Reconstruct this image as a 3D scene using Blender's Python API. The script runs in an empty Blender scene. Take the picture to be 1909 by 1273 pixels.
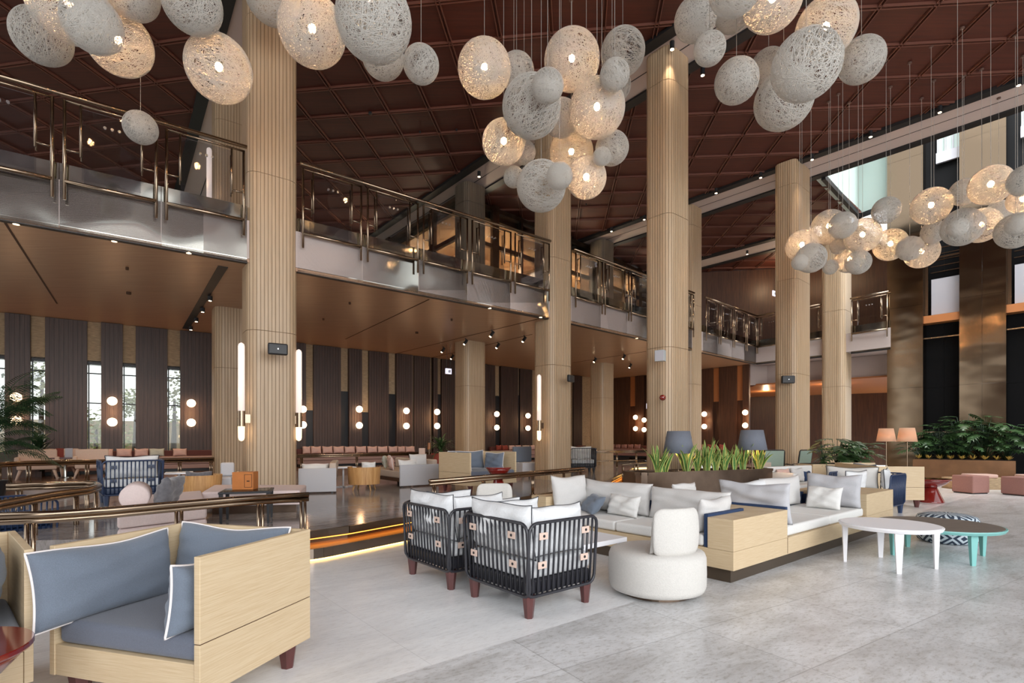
import bpy, math, random
from mathutils import Vector, Matrix, Euler
random.seed(7)
PI = math.pi
sc = bpy.context.scene
COL = sc.collection

# ---------------------------------------------------------------- camera, world, exposure
F, CX, HY, CH = 985.0, 954.5, 818.0, 1.35      # focal length (px of a 1909 px frame), centre column, horizon row, eye height
cam_d = bpy.data.cameras.new('camera'); cam = bpy.data.objects.new('camera', cam_d); COL.objects.link(cam)
cam.location = (0, 0, CH); cam.rotation_euler = (PI/2, 0, 0)
cam_d.sensor_width = 36.0; cam_d.lens = F/1909*36; cam_d.shift_y = (HY-636.5)/1909; cam_d.clip_end = 300
sc.camera = cam

world = bpy.data.worlds.new('sky'); sc.world = world; world.use_nodes = True
wn = world.node_tree.nodes; wl = world.node_tree.links
bg = wn['Background']
tc = wn.new('ShaderNodeTexCoord'); sep = wn.new('ShaderNodeSeparateXYZ'); ramp = wn.new('ShaderNodeValToRGB')
wl.new(tc.outputs['Generated'], sep.inputs[0]); wl.new(sep.outputs['Z'], ramp.inputs[0])
ramp.color_ramp.elements[0].position = 0.0; ramp.color_ramp.elements[0].color = (.85, .85, .82, 1)
ramp.color_ramp.elements[1].position = .25; ramp.color_ramp.elements[1].color = (.94, .97, 1, 1)
wl.new(ramp.outputs[0], bg.inputs['Color']); bg.inputs['Strength'].default_value = 1.9

sc.view_settings.view_transform = 'Standard'; sc.view_settings.look = 'None'
sc.view_settings.exposure = 0.0; sc.view_settings.gamma = 1.0
sc.view_settings.use_curve_mapping = False
sc.cycles.max_bounces = 7; sc.cycles.diffuse_bounces = 4; sc.cycles.glossy_bounces = 4
sc.cycles.transmission_bounces = 6; sc.cycles.transparent_max_bounces = 16
sc.cycles.sample_clamp_indirect = 4.0
sc.cycles.use_denoising = True
sc.cycles.caustics_reflective = False; sc.cycles.caustics_refractive = False

def lamp(name, loc, energy, color, kind='POINT', radius=.05, aim=None, size=1.0, size_y=None, spot=1.2, label=None, parent=None):
    d = bpy.data.lights.new(name, kind); d.energy = energy; d.color = color
    if kind == 'POINT': d.shadow_soft_size = radius
    if kind == 'SPOT': d.shadow_soft_size = radius; d.spot_size = spot; d.spot_blend = .6
    if kind == 'AREA':
        d.size = size
        if size_y: d.shape = 'RECTANGLE'; d.size_y = size_y
    o = bpy.data.objects.new(name, d); COL.objects.link(o); o.location = loc
    if aim is not None: o.rotation_euler = (Vector(aim)-Vector(loc)).to_track_quat('-Z', 'Y').to_euler()
    if parent: o.parent = parent
    return o
# added area fill for daylight from behind the camera; rooflight daylight on the right
lamp('daylight_fill_front', (6.0, -7.5, 5.0), 2000, (.97, .985, 1), 'AREA', size=17, size_y=8, aim=(1, 10, 2.5))
lamp('daylight_rooflight', (14.2, 12.8, 14.1), 2300, (.95, .985, 1), 'AREA', size=7, size_y=6, aim=(12.0, 11.0, 0))

# ---------------------------------------------------------------- plan geometry from the photograph
def at(px, py, z=0.0):
    """point at height z that the camera sees at pixel (px, py)"""
    Y = (CH-z)*F/(py-HY); return Vector(((px-CX)/F*Y, Y, z))
def on(px, Y, py=None, z=None):
    """point at depth Y seen in column px, at row py or height z"""
    if z is None: z = CH+(HY-py)*Y/F
    return Vector(((px-CX)/F*Y, Y, z))
def D(a): return Vector((math.cos(math.radians(a)), math.sin(math.radians(a)), 0))
def V3(x, y, z=0): return Vector((x, y, z))
ZS, ZT, ZC = 4.50, 5.50, 9.68          # soffit, balcony floor, ceiling
ZL, ZD = .27, .45                      # lounge platform, dining platform
P = [V3(-10.29, 5.48), V3(-4.37, 9.67), V3(1.30, 14.12), V3(6.70, 19.03), V3(10.30, 22.30)]
TH = [33.7, 36.8, 39.6, 42.0, 43.5]
def stn(i, u, v, z=0):                 # station i, along the bay / away from the hall
    a = TH[i]; return P[i]+D(a)*u+D(a+90)*v+Vector((0, 0, z))

# ---------------------------------------------------------------- materials
def new_mat(name):
    m = bpy.data.materials.new(name); m.use_nodes = True
    return m, m.node_tree.nodes, m.node_tree.links, m.node_tree.nodes['Principled BSDF']
def srgb(r, g, b):
    f = lambda c: (c/255/12.92) if c/255 <= .04045 else ((c/255+.055)/1.055)**2.4
    return (f(r), f(g), f(b), 1)
def plain(name, c, rough=.5, metal=0, noise=0, nscale=20, bump=0, bscale=60, stretch=None, spec=None, sheen=0, coat=0, bdist=.02):
    m, n, l, b = new_mat(name)
    b.inputs['Base Color'].default_value = c; b.inputs['Roughness'].default_value = rough; b.inputs['Metallic'].default_value = metal
    if spec is not None: b.inputs['Specular IOR Level'].default_value = spec
    if sheen: b.inputs['Sheen Weight'].default_value = sheen
    if coat: b.inputs['Coat Weight'].default_value = coat; b.inputs['Coat Roughness'].default_value = .08
    if noise or bump:
        t = n.new('ShaderNodeTexCoord'); mp = n.new('ShaderNodeMapping'); l.new(t.outputs['Object'], mp.inputs[0])
        if stretch: mp.inputs['Scale'].default_value = stretch
    if noise:
        nz = n.new('ShaderNodeTexNoise'); nz.inputs['Scale'].default_value = nscale; nz.inputs['Detail'].default_value = 5
        l.new(mp.outputs[0], nz.inputs[0])
        r = n.new('ShaderNodeValToRGB'); l.new(nz.outputs['Fac'], r.inputs[0])
        r.color_ramp.elements[0].position = .3; r.color_ramp.elements[1].position = .7
        r.color_ramp.elements[0].color = tuple(x*(1-noise) for x in c[:3])+(1,)
        r.color_ramp.elements[1].color = tuple(min(1, x*(1+noise)) for x in c[:3])+(1,)
        l.new(r.outputs[0], b.inputs['Base Color'])
    if bump:
        nb = n.new('ShaderNodeTexNoise'); nb.inputs['Scale'].default_value = bscale; l.new(mp.outputs[0], nb.inputs[0])
        if bdist > .02: nb.inputs['Detail'].default_value = .7
        bp = n.new('ShaderNodeBump'); bp.inputs['Strength'].default_value = bump; bp.inputs['Distance'].default_value = bdist
        l.new(nb.outputs['Fac'], bp.inputs['Height']); l.new(bp.outputs[0], b.inputs['Normal'])
    return m
def emit(name, c, s):
    m, n, l, b = new_mat(name)
    b.inputs['Base Color'].default_value = c; b.inputs['Emission Color'].default_value = c; b.inputs['Emission Strength'].default_value = s
    return m
def glass(name, c=(1, 1, 1, 1), refl=1.0, tint=1.0):
    m = bpy.data.materials.new(name); m.use_nodes = True; n = m.node_tree.nodes; l = m.node_tree.links; n.clear()
    o = n.new('ShaderNodeOutputMaterial'); mx = n.new('ShaderNodeMixShader'); tr = n.new('ShaderNodeBsdfTransparent'); gl = n.new('ShaderNodeBsdfGlossy')
    fr = n.new('ShaderNodeFresnel'); fr.inputs[0].default_value = 1.45
    tr.inputs[0].default_value = tuple(x*tint for x in c[:3])+(1,); gl.inputs['Roughness'].default_value = .02
    ml = n.new('ShaderNodeMath'); ml.operation = 'MULTIPLY'; ml.inputs[1].default_value = refl
    l.new(fr.outputs[0], ml.inputs[0]); l.new(ml.outputs[0], mx.inputs[0]); l.new(tr.outputs[0], mx.inputs[1]); l.new(gl.outputs[0], mx.inputs[2]); l.new(mx.outputs[0], o.inputs[0])
    return m
def thin(name, c, trans=.5, rough=.8):
    """cloth or cord that also lets light through"""
    m = bpy.data.materials.new(name); m.use_nodes = True; n = m.node_tree.nodes; l = m.node_tree.links; n.clear()
    o = n.new('ShaderNodeOutputMaterial'); mx = n.new('ShaderNodeMixShader'); d = n.new('ShaderNodeBsdfDiffuse'); t = n.new('ShaderNodeBsdfTranslucent')
    d.inputs[0].default_value = c; t.inputs[0].default_value = c; mx.inputs[0].default_value = trans
    l.new(d.outputs[0], mx.inputs[1]); l.new(t.outputs[0], mx.inputs[2]); l.new(mx.outputs[0], o.inputs[0])
    return m
def oak(name, light, dark, axis='z', rough=.45, scale=1.0):
    m, n, l, b = new_mat(name)
    t = n.new('ShaderNodeTexCoord'); mp = n.new('ShaderNodeMapping'); l.new(t.outputs['Object'], mp.inputs[0])
    s = {'x': (.9, 22, 22), 'z': (14, 14, .5), 'h': (1.3, 1.3, 42)}[axis]
    mp.inputs['Scale'].default_value = tuple(v*scale for v in s)
    nz = n.new('ShaderNodeTexNoise'); nz.inputs['Scale'].default_value = 2.2; nz.inputs['Detail'].default_value = 7; nz.inputs['Roughness'].default_value = .65
    l.new(mp.outputs[0], nz.inputs[0])
    r = n.new('ShaderNodeValToRGB'); l.new(nz.outputs['Fac'], r.inputs[0])
    r.color_ramp.elements[0].position = .32; r.color_ramp.elements[1].position = .62
    r.color_ramp.elements[0].color = dark; r.color_ramp.elements[1].color = light
    l.new(r.outputs[0], b.inputs['Base Color']); b.inputs['Roughness'].default_value = rough
    bp = n.new('ShaderNodeBump'); bp.inputs['Strength'].default_value = .12; bp.inputs['Distance'].default_value = .004
    l.new(nz.outputs['Fac'], bp.inputs['Height']); l.new(bp.outputs[0], b.inputs['Normal'])
    return m
def stone(name, base, dark, vein, angle, bw, bh, origin, rough=.3, joint=None, nscale=1.2, tilevar=.1, mort=.004, stretch=(1, 3.5, 1)):
    m, n, l, b = new_mat(name)
    t = n.new('ShaderNodeTexCoord')
    mp = n.new('ShaderNodeMapping'); mp.vector_type = 'TEXTURE'; mp.inputs['Rotation'].default_value = (0, 0, math.radians(angle)); mp.inputs['Location'].default_value = origin
    l.new(t.outputs['Object'], mp.inputs[0])
    br = n.new('ShaderNodeTexBrick'); br.offset = 0; br.inputs['Scale'].default_value = 1; br.inputs['Mortar Size'].default_value = mort; br.inputs['Mortar Smooth'].default_value = 0
    br.inputs['Brick Width'].default_value = bw; br.inputs['Row Height'].default_value = bh
    br.inputs['Color1'].default_value = (1, 1, 1, 1); br.inputs['Color2'].default_value = (1-tilevar*1.6,)*3+(1,)
    jc = joint or .55; br.inputs['Mortar'].default_value = (jc, jc, jc, 1)
    l.new(mp.outputs[0], br.inputs[0])
    m2 = n.new('ShaderNodeMapping'); m2.inputs['Scale'].default_value = stretch; l.new(mp.outputs[0], m2.inputs[0])
    n1 = n.new('ShaderNodeTexNoise'); n1.inputs['Scale'].default_value = nscale; n1.inputs['Detail'].default_value = 9; n1.inputs['Roughness'].default_value = .68; n1.inputs['Distortion'].default_value = .6
    l.new(m2.outputs[0], n1.inputs[0])
    r = n.new('ShaderNodeValToRGB'); l.new(n1.outputs['Fac'], r.inputs[0])
    r.color_ramp.elements[0].position = .34; r.color_ramp.elements[0].color = dark
    r.color_ramp.elements[1].position = .6; r.color_ramp.elements[1].color = base
    n2 = n.new('ShaderNodeTexNoise'); n2.inputs['Scale'].default_value = nscale*11; n2.inputs['Detail'].default_value = 6; n2.inputs['Roughness'].default_value = .75; l.new(m2.outputs[0], n2.inputs[0])
    r2 = n.new('ShaderNodeValToRGB'); l.new(n2.outputs['Fac'], r2.inputs[0])
    r2.color_ramp.elements[0].position = .36; r2.color_ramp.elements[0].color = vein; r2.color_ramp.elements[1].position = .5; r2.color_ramp.elements[1].color = (1, 1, 1, 1)
    x1 = n.new('ShaderNodeMixRGB'); x1.blend_type = 'MULTIPLY'; x1.inputs[0].default_value = 1; l.new(r.outputs[0], x1.inputs[1]); l.new(r2.outputs[0], x1.inputs[2])
    x2 = n.new('ShaderNodeMixRGB'); x2.blend_type = 'MULTIPLY'; x2.inputs[0].default_value = 1; l.new(x1.outputs[0], x2.inputs[1]); l.new(br.outputs['Color'], x2.inputs[2])
    l.new(x2.outputs[0], b.inputs['Base Color']); b.inputs['Roughness'].default_value = rough
    return m
M = {}
M['floor_grey'] = stone('grey_stone', srgb(226, 227, 229), srgb(190, 189, 188), (.70, .68, .65, 1), 32.5, 1.24, .78, (1.34, 3.763, 0), rough=.30, joint=.66, tilevar=.06, nscale=1.6, stretch=(1, 2.2, 1))
M['floor_white'] = stone('white_marble', srgb(248, 249, 250), srgb(232, 233, 235), (.88, .87, .86, 1), 39.5, 1.9, 1.24, (.99, 4.36, 0), rough=.22, joint=.86, tilevar=.02, mort=.003)
M['floor_dark'] = stone('polished_travertine', srgb(172, 166, 163), srgb(130, 123, 119), (.72, .70, .68, 1), 38, 1.6, .8, (0, 10, 0), rough=.12, joint=.8, tilevar=.12, nscale=1.6, stretch=(1, 5, 1))
M['floor_brown'] = plain('dining_floor', srgb(120, 92, 76), .2, noise=.15, nscale=6)
M['travertine'] = plain('travertine_wall', srgb(176, 152, 120), .7, noise=.22, nscale=9, stretch=(1, 1, 5), bump=.4, bscale=30)
M['column'] = oak('fluted_oak', srgb(190, 166, 137), srgb(173, 148, 118), 'z', .42, .7)
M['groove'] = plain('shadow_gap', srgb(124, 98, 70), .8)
M['oak'] = oak('pale_oak', srgb(210, 189, 156), srgb(195, 170, 134), 'h', .5, 1.7)
M['oak_dark_gap'] = plain('panel_joint', srgb(74, 48, 30), .8)
M['oak_tub'] = oak('golden_oak', srgb(205, 160, 104), srgb(170, 120, 70), 'z', .5)
M['soffit'] = oak('soffit_veneer', srgb(176, 141, 112), srgb(156, 120, 92), 'x', .33, .5)
M['panel_dark'] = oak('dark_fluted_panel', srgb(80, 63, 57), srgb(58, 45, 41), 'z', .5)
M['panel_brown'] = oak('walnut_panel', srgb(84, 52, 34), srgb(52, 30, 20), 'z', .45)
M['ceiling_red'] = oak('mahogany_ceiling', srgb(78, 31, 18), srgb(60, 23, 13), 'x', .62, .4)
M['batten'] = plain('ceiling_batten', srgb(100, 60, 48), .5)
M['strip'] = plain('plaster_strip', srgb(186, 173, 168), .8)
M['channel'] = plain('black_channel', srgb(18, 17, 20), .6)
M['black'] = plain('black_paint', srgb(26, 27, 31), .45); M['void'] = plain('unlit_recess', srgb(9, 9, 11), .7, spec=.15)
M['steel'] = plain('polished_steel', (.46, .455, .41, 1), .10, 1, bump=1.0, bscale=.8, bdist=.15)
M['steel_dark'] = plain('bronzed_steel', (.24, .21, .165, 1), .14, 1, bump=1.0, bscale=.8, bdist=.1)
M['bronze_wall'] = plain('bronze_mirror', (.21, .155, .105, 1), .14, 1, bump=.5, bscale=.9, stretch=(1, 1, 2.2), bdist=.035)
M['bronze'] = plain('brass_tube', (.30, .225, .16, 1), .2, 1)
M['bronze_dark'] = plain('dark_bronze', (.20, .145, .11, 1), .3, 1, noise=.3, nscale=2, bump=.3, bscale=1.5)
M['bronze_planter'] = plain('brown_bronze', srgb(122, 88, 60), .35, .55, noise=.15, nscale=3)
M['riser'] = plain('riser_bronze', (.25, .2, .16, 1), .22, 1)
M['tread_glow_tint'] = plain('tread_glow_tint', (.62, .26, .05, 1), .28, .55)  # orange glow of the step lights put into the tread colour
M['plinth'] = plain('bronze_plinth', srgb(92, 80, 68), .35, .6)
M['white'] = plain('white_lacquer', srgb(238, 238, 242), .5)
M['teal'] = plain('teal_lacquer', srgb(128, 190, 186), .35)
M['greytop'] = plain('grey_oak_top', srgb(112, 104, 98), .5, noise=.2, nscale=6, stretch=(1, 8, 1))
M['mahog'] = plain('mahogany_leg', srgb(88, 48, 46), .3, noise=.12, nscale=8, stretch=(4, 4, 1))
M['red'] = plain('red_lacquer', srgb(120, 26, 20), .12, coat=1)
M['fabric_blue'] = plain('slate_blue_linen', srgb(106, 116, 130), .9, noise=.16, nscale=380, bump=.25, bscale=300, sheen=.2)
M['fabric_seat'] = plain('blue_grey_weave', srgb(96, 102, 116), .9, noise=.16, nscale=380, bump=.25, bscale=300, sheen=.2)
M['fabric_white'] = plain('off_white_linen', srgb(222, 221, 218), .9, noise=.04, nscale=120, bump=.2, bscale=200)
M['fabric_light'] = plain('pale_grey_linen', srgb(208, 206, 204), .9, noise=.05, nscale=150, bump=.2, bscale=200)
M['fabric_grey'] = plain('cool_grey_linen', srgb(186, 186, 190), .9, noise=.06, nscale=150, bump=.2, bscale=200)
M['fabric_cream'] = plain('cream_boucle', srgb(208, 205, 200), .95, noise=.04, nscale=80, bump=.3, bscale=150)
M['fabric_cotton'] = plain('white_canvas', srgb(224, 226, 228), .9, noise=.03, nscale=60, bump=.2, bscale=60)
M['fabric_pink'] = plain('dusty_pink_cloth', srgb(206, 172, 160), .85, noise=.06, nscale=60)
M['fabric_pinkd'] = plain('rose_cloth', srgb(158, 116, 107), .85, noise=.07, nscale=60)
M['fabric_bench'] = plain('bench_pink_cloth', srgb(176, 144, 134), .85, noise=.05, nscale=50)
M['fabric_chair'] = plain('pale_peach_cloth', srgb(214, 188, 170), .85, noise=.05, nscale=50)
M['fabric_maroon'] = plain('maroon_cloth', srgb(92, 50, 44), .85)
M['fabric_rust'] = plain('rust_cloth', srgb(140, 62, 48), .85, noise=.1, nscale=50)
M['fabric_sage'] = plain('pale_sage_cloth', srgb(190, 192, 178), .85, noise=.05, nscale=50)
M['fabric_char'] = plain('charcoal_velvet', srgb(96, 94, 98), .8, noise=.25, nscale=24, sheen=.4)
M['navy'] = plain('navy_felt', srgb(38, 58, 92), .85, noise=.1, nscale=80)
M['navy_frame'] = plain('navy_lacquer', srgb(34, 52, 84), .35)
M['char_frame'] = plain('charcoal_lacquer', srgb(44, 44, 50), .32)
M['beige_seat'] = plain('taupe_weave', srgb(190, 174, 160), .9, noise=.08, nscale=80)
M['piping_white'] = plain('white_piping', srgb(235, 228, 226), .8)
M['piping_black'] = plain('black_piping', srgb(46, 48, 54), .8)
M['leather'] = plain('pink_leather', srgb(214, 188, 174), .6)
M['string'] = thin('white_string', (.86, .83, .78, 1), .42)
M['bulb'] = emit('warm_bulb', (1, .55, .25, 1), 260)
M['cord'] = plain('white_cable', srgb(170, 166, 160), .5); M['rose'] = plain('rose_cap', srgb(92, 70, 62), .5)
M['globe'] = emit('opal_globe', (1, .70, .44, 1), 6)
M['tube_low'] = emit('lit_glass_low', (1, .72, .44, 1), 1.9)
M['tube_hi'] = emit('lit_glass_high', (1, .86, .78, 1), .5)
M['spotlens'] = emit('spot_lens', (1, .74, .46, 1), 14); M['downlens'] = emit('downlight_lens', (1, .74, .46, 1), 3)
M['led_orange'] = emit('led_amber', (1, .36, .05, 1), 3.5)
M['led'] = emit('led_strip', (1, .62, .16, 1), 7)
M['shade_cream'] = thin('cream_shade', srgb(236, 208, 184), .6)
M['shade_grey'] = plain('slate_shade', srgb(112, 118, 130), .85, noise=.06, nscale=80)
M['glass'] = glass('clear_glass', (.93, .96, .95, 1), .8)
M['glass_rail'] = glass('tinted_glass', (.86, .86, .88, 1), .7)
M['disc'] = plain('bright_disc', (.9, .9, .9, 1), .15, 1)
M['sign'] = emit('lit_sign', (.86, .84, 1, 1), .9)
M['greenleaf'] = plain('monstera_leaf', srgb(60, 88, 50), .35, noise=.3, nscale=6)
M['greendark'] = plain('palm_leaf', srgb(34, 62, 34), .5, noise=.3, nscale=8)
M['snake_mid'] = plain('snake_leaf', srgb(96, 138, 72), .45, noise=.35, nscale=26, stretch=(1, 1, 4))
M['snake_edge'] = plain('snake_leaf_edge', srgb(206, 206, 120), .45)
M['olive'] = plain('olive_leaf', srgb(150, 156, 92), .6, noise=.3, nscale=10)
M['bark'] = plain('bark', srgb(78, 62, 48), .9, noise=.3, nscale=10)
M['soil'] = plain('soil', srgb(52, 40, 30), .95, noise=.3, nscale=30)
M['flower'] = plain('yellow_croton', srgb(196, 160, 76), .6, noise=.3, nscale=14)
M['tan_box'] = plain('tan_leather', srgb(184, 112, 54), .5, noise=.08, nscale=12)
M['amber_wall'] = plain('amber_wall', srgb(214, 166, 118), .7)
M['grey_metal'] = plain('grey_speaker', srgb(170, 176, 178), .5)
M['mint'] = plain('mint_cloth', srgb(152, 172, 160), .85, noise=.06, nscale=80)
M['copper'] = plain('copper_veneer', srgb(176, 112, 66), .4)
M['opal_panel'] = plain('opal_panel', srgb(172, 170, 176), .4)
M['shaft'] = plain('shaft_plaster', srgb(176, 190, 184), .7)
M['grass'] = plain('garden_ground', srgb(150, 150, 130), .9, noise=.2, nscale=2)

# ---------------------------------------------------------------- mesh helpers
class MB:
    def __init__(s): s.v = []; s.f = []; s.mi = []; s.T = Matrix.Identity(4)
    def add(s, vs, fs, mi=0):
        b = len(s.v); s.v += [tuple(s.T @ Vector(v)) for v in vs]; s.f += [tuple(b+i for i in f) for f in fs]; s.mi += [mi]*len(fs); return s
    def box(s, c, d, rz=0, mi=0, taper=1.0):
        x, y, z = d[0]/2, d[1]/2, d[2]/2; R = Matrix.Rotation(rz, 4, 'Z'); vs = []
        for k in (-1, 1):
            q = taper if k < 0 else 1.0
            for a, b in ((-1, -1), (1, -1), (1, 1), (-1, 1)):
                vs.append(Vector(c)+(R @ Vector((a*x*q, b*y*q, k*z))))
        return s.add(vs, [(3, 2, 1, 0), (4, 5, 6, 7), (0, 1, 5, 4), (1, 2, 6, 5), (2, 3, 7, 6), (3, 0, 4, 7)], mi)
    def bb(s, x0, y0, z0, x1, y1, z1, mi=0, taper=1.0):
        return s.box(((x0+x1)/2, (y0+y1)/2, (z0+z1)/2), (abs(x1-x0), abs(y1-y0), abs(z1-z0)), 0, mi, taper)
    def prism(s, poly, z0, z1, mi=0):
        n = len(poly); vs = [(p[0], p[1], z0) for p in poly]+[(p[0], p[1], z1) for p in poly]
        a = sum(poly[i][0]*poly[(i+1) % n][1]-poly[(i+1) % n][0]*poly[i][1] for i in range(n))
        if a < 0: vs = [vs[i] for i in list(range(n-1, -1, -1))+list(range(2*n-1, n-1, -1))]
        return s.add(vs, [tuple(range(n-1, -1, -1)), tuple(range(n, 2*n))]+[(i, (i+1) % n, n+(i+1) % n, n+i) for i in range(n)], mi)
    def wall(s, a, b, z0, z1, t=.1, side=1, mi=0):
        """upright slab from a to b; thickness t to the left (side=1) or right (-1) of the line"""
        a = Vector((a[0], a[1], 0)); b = Vector((b[0], b[1], 0)); d = (b-a).normalized(); nrm = Vector((-d.y, d.x, 0))*t*side
        return s.prism([a, b, b+nrm, a+nrm], z0, z1, mi)
    def tube(s, pts, r, n=8, closed=False, mi=0, caps=True, flat=1.0):
        pts = [Vector(p) for p in pts]; m = len(pts); vs = []; fs = []; up0 = None
        for i, p in enumerate(pts):
            if closed: d = pts[(i+1) % m]-pts[i-1]
            else: d = pts[min(i+1, m-1)]-pts[max(i-1, 0)]
            d.normalize()
            if up0 is None: up0 = Vector((0, 0, 1)) if abs(d.z) < .9 else Vector((1, 0, 0))
            x = d.cross(up0); 
            if x.length < 1e-4: x = d.orthogonal()
            x.normalize(); y = x.cross(d).normalized(); up0 = y
            rr = r[i] if isinstance(r, (list, tuple)) else r
            for k in range(n):
                a = 2*PI*k/n; vs.append(p+x*math.cos(a)*rr+y*math.sin(a)*rr*flat)
        q = m if closed else m-1
        for i in range(q):
            for k in range(n):
                a = i*n+k; b = i*n+(k+1) % n; c = ((i+1) % m)*n+(k+1) % n; d2 = ((i+1) % m)*n+k; fs.append((a, b, c, d2))
        if caps and not closed: fs += [tuple(range(n-1, -1, -1)), tuple((m-1)*n+k for k in range(n))]
        return s.add(vs, fs, mi)
    def cyl(s, x, y, z0, z1, r, n=16, mi=0, r2=None):
        return s.lathe([(r, z0), (r if r2 is None else r2, z1)], (x, y), n, mi)
    def lathe(s, prof, c=(0, 0), n=24, mi=0, cap=True, a0=0, a1=2*PI):
        full = abs(a1-a0-2*PI) < 1e-6; k = n if full else n+1; vs = []; fs = []
        for r, z in prof:
            for i in range(k):
                a = a0+(a1-a0)*i/n; vs.append((c[0]+r*math.cos(a), c[1]+r*math.sin(a), z))
        for j in range(len(prof)-1):
            for i in range(n):
                i2 = (i+1) % k; fs.append((j*k+i, j*k+i2, (j+1)*k+i2, (j+1)*k+i))
        if cap and full: fs += [tuple(range(k-1, -1, -1)), tuple((len(prof)-1)*k+i for i in range(k))]
        return s.add(vs, fs, mi)
    def sphere(s, c, r, n=16, m=8, mi=0, sc=(1, 1, 1)):
        vs = []; fs = []
        for j in range(m+1):
            p = PI*j/m
            for i in range(n):
                a = 2*PI*i/n; vs.append((c[0]+r*sc[0]*math.sin(p)*math.cos(a), c[1]+r*sc[1]*math.sin(p)*math.sin(a), c[2]+r*sc[2]*math.cos(p)))
        for j in range(m):
            for i in range(n): fs.append((j*n+i, (j+1)*n+i, (j+1)*n+(i+1) % n, j*n+(i+1) % n))
        return s.add(vs, fs, mi)
    def build(s, name, mats, parent=None, smooth=False, bevel=0, seg=2, sub=0):
        me = bpy.data.meshes.new(name); me.from_pydata(s.v, [], s.f); me.validate()
        if not isinstance(mats, (list, tuple)): mats = [mats]
        for m in mats: me.materials.append(m)
        if len(mats) > 1 and len(me.polygons) == len(s.mi): me.polygons.foreach_set('material_index', s.mi)
        if smooth: me.polygons.foreach_set('use_smooth', [True]*len(me.polygons))
        me.update(); o = bpy.data.objects.new(name, me); COL.objects.link(o)
        if parent: o.parent = parent
        if bevel:
            b = o.modifiers.new('b', 'BEVEL'); b.width = bevel; b.segments = seg; b.limit_method = 'ANGLE'; b.harden_normals = False
            me.polygons.foreach_set('use_smooth', [True]*len(me.polygons))
            w = o.modifiers.new('w', 'WEIGHTED_NORMAL'); w.keep_sharp = False
        if sub:
            q = o.modifiers.new('s', 'SUBSURF'); q.levels = sub; q.render_levels = sub
        return o
def tag(o, label=None, cat=None, group=None, kind=None):
    if label: o['label'] = label
    if cat: o['category'] = cat
    if group: o['group'] = group
    if kind: o['kind'] = kind
    return o
def thing(name, label, cat, loc=(0, 0, 0), rz=0, group=None):
    o = bpy.data.objects.new(name, None); COL.objects.link(o); o.location = loc; o.rotation_euler = (0, 0, rz); o.empty_display_size = .1
    return tag(o, label, cat, group)
def struct(o, label=None): return tag(o, label, None, None, 'structure')
def dup(root, loc, rz, label=None, group=None):
    r = root.copy(); COL.objects.link(r); r.location = loc; r.rotation_euler = (0, 0, rz)
    if label: r['label'] = label
    if group: r['group'] = group
    for ch in list(root.children):
        c = ch.copy(); COL.objects.link(c); c.parent = r
        for g in list(ch.children):
            d = g.copy(); COL.objects.link(d); d.parent = c
    return r
rad = math.radians

# ================================================================ SETTING
# ---- floors
def poly_floor(name, poly, z0, z1, mat):
    m = MB(); m.prism(poly, z0, z1); return struct(m.build(name, mat))
LN = D(39.5); L0 = V3(.99, 4.36)                       # line where white marble meets grey stone
a = L0-LN*16; b = L0+LN*26; nr = Vector((LN.y, -LN.x, 0))
poly_floor('floor', [a, a+nr*26, b+nr*26, b], -.25, 0, M['floor_grey'])
poly_floor('floor', [a, b, b-nr*30, a-nr*30], -.25, 0, M['floor_white'])
E0 = V3(-1.54, 7.29); ED = D(56)                        # edge of the raised lounge platform
c0 = V3(-2.42, 6.18)
plat = [c0, E0-ED*.9, E0, E0+ED*5.67, V3(2.6, 14.2), V3(4.6, 20.0), V3(8.4, 23.4), V3(5.2, 28.2), V3(-3.7, 20.2), V3(-9.2, 16.2), V3(-16, 11.3), V3(-14, 4.6), V3(-4.4, 5.7), V3(-2.9, 6.0)]
poly_floor('floor', plat, .0, ZL, M['floor_dark'])
# front edge of the platform: riser, glowing tread, lower step with a light line under it
def offset_path(pts, d):
    out = []
    for i, p in enumerate(pts):
        t = (pts[min(i+1, len(pts)-1)]-pts[max(i-1, 0)]).normalized(); out.append(p+Vector((t.y, -t.x, 0))*d)
    return out
def arc_corner(p, q, r, w, n=6):
    """round the corner q between p and r"""
    a = q+(p-q).normalized()*w; c = q+(r-q).normalized()*w
    return [a*((1-t)**2)+q*(2*t*(1-t))+c*(t*t) for t in [i/n for i in range(n+1)]]
edge = [V3(-4.4, 5.7), V3(-2.9, 6.02), c0+V3(0, -.02), E0-ED*.9, E0, E0+ED*3, E0+ED*5.67, V3(2.62, 14.2), V3(4.62, 20.0)]
front = [V3(-3.6, 5.62)]+arc_corner(V3(-3.6, 5.62), V3(-2.25, 5.72), E0+V3(.28, -.2), .35)+[E0+V3(.29, -.2), E0+ED*3+V3(.29, -.2), E0+ED*5.67+V3(.29, -.2), V3(2.95, 14.2), V3(4.95, 20.0)]
m = MB()
for i in range(len(edge)-1): m.wall(edge[i], edge[i+1], .125, ZL+.002, .015, -1)
struct(m.build('stair_riser', M['riser']))
m = MB()
for i in range(len(edge)-1): m.wall(edge[i], edge[i+1], .185, ZL+.004, .05, -1)
struct(m.build('stair_nosing', M['riser']))
m = MB(); ring = front+[p for p in reversed(edge)]; m.prism(ring, .03, .13)
struct(m.build('stair_step', M['tread_glow_tint']))
m = MB()
for i in range(len(front)-1): m.wall(front[i], front[i+1], .022, .134, .02, -1)
struct(m.build('stair_step', M['riser'], smooth=False))
m = MB(); inner = offset_path(front, -.03)
for i in range(len(front)-1): m.wall(inner[i], inner[i+1], .004, .02, .02, -1)
o = m.build('light_strip', M['led']); tag(o, 'warm light line under the lowest step of the raised lounge', 'light strip')
m = MB()
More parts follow.
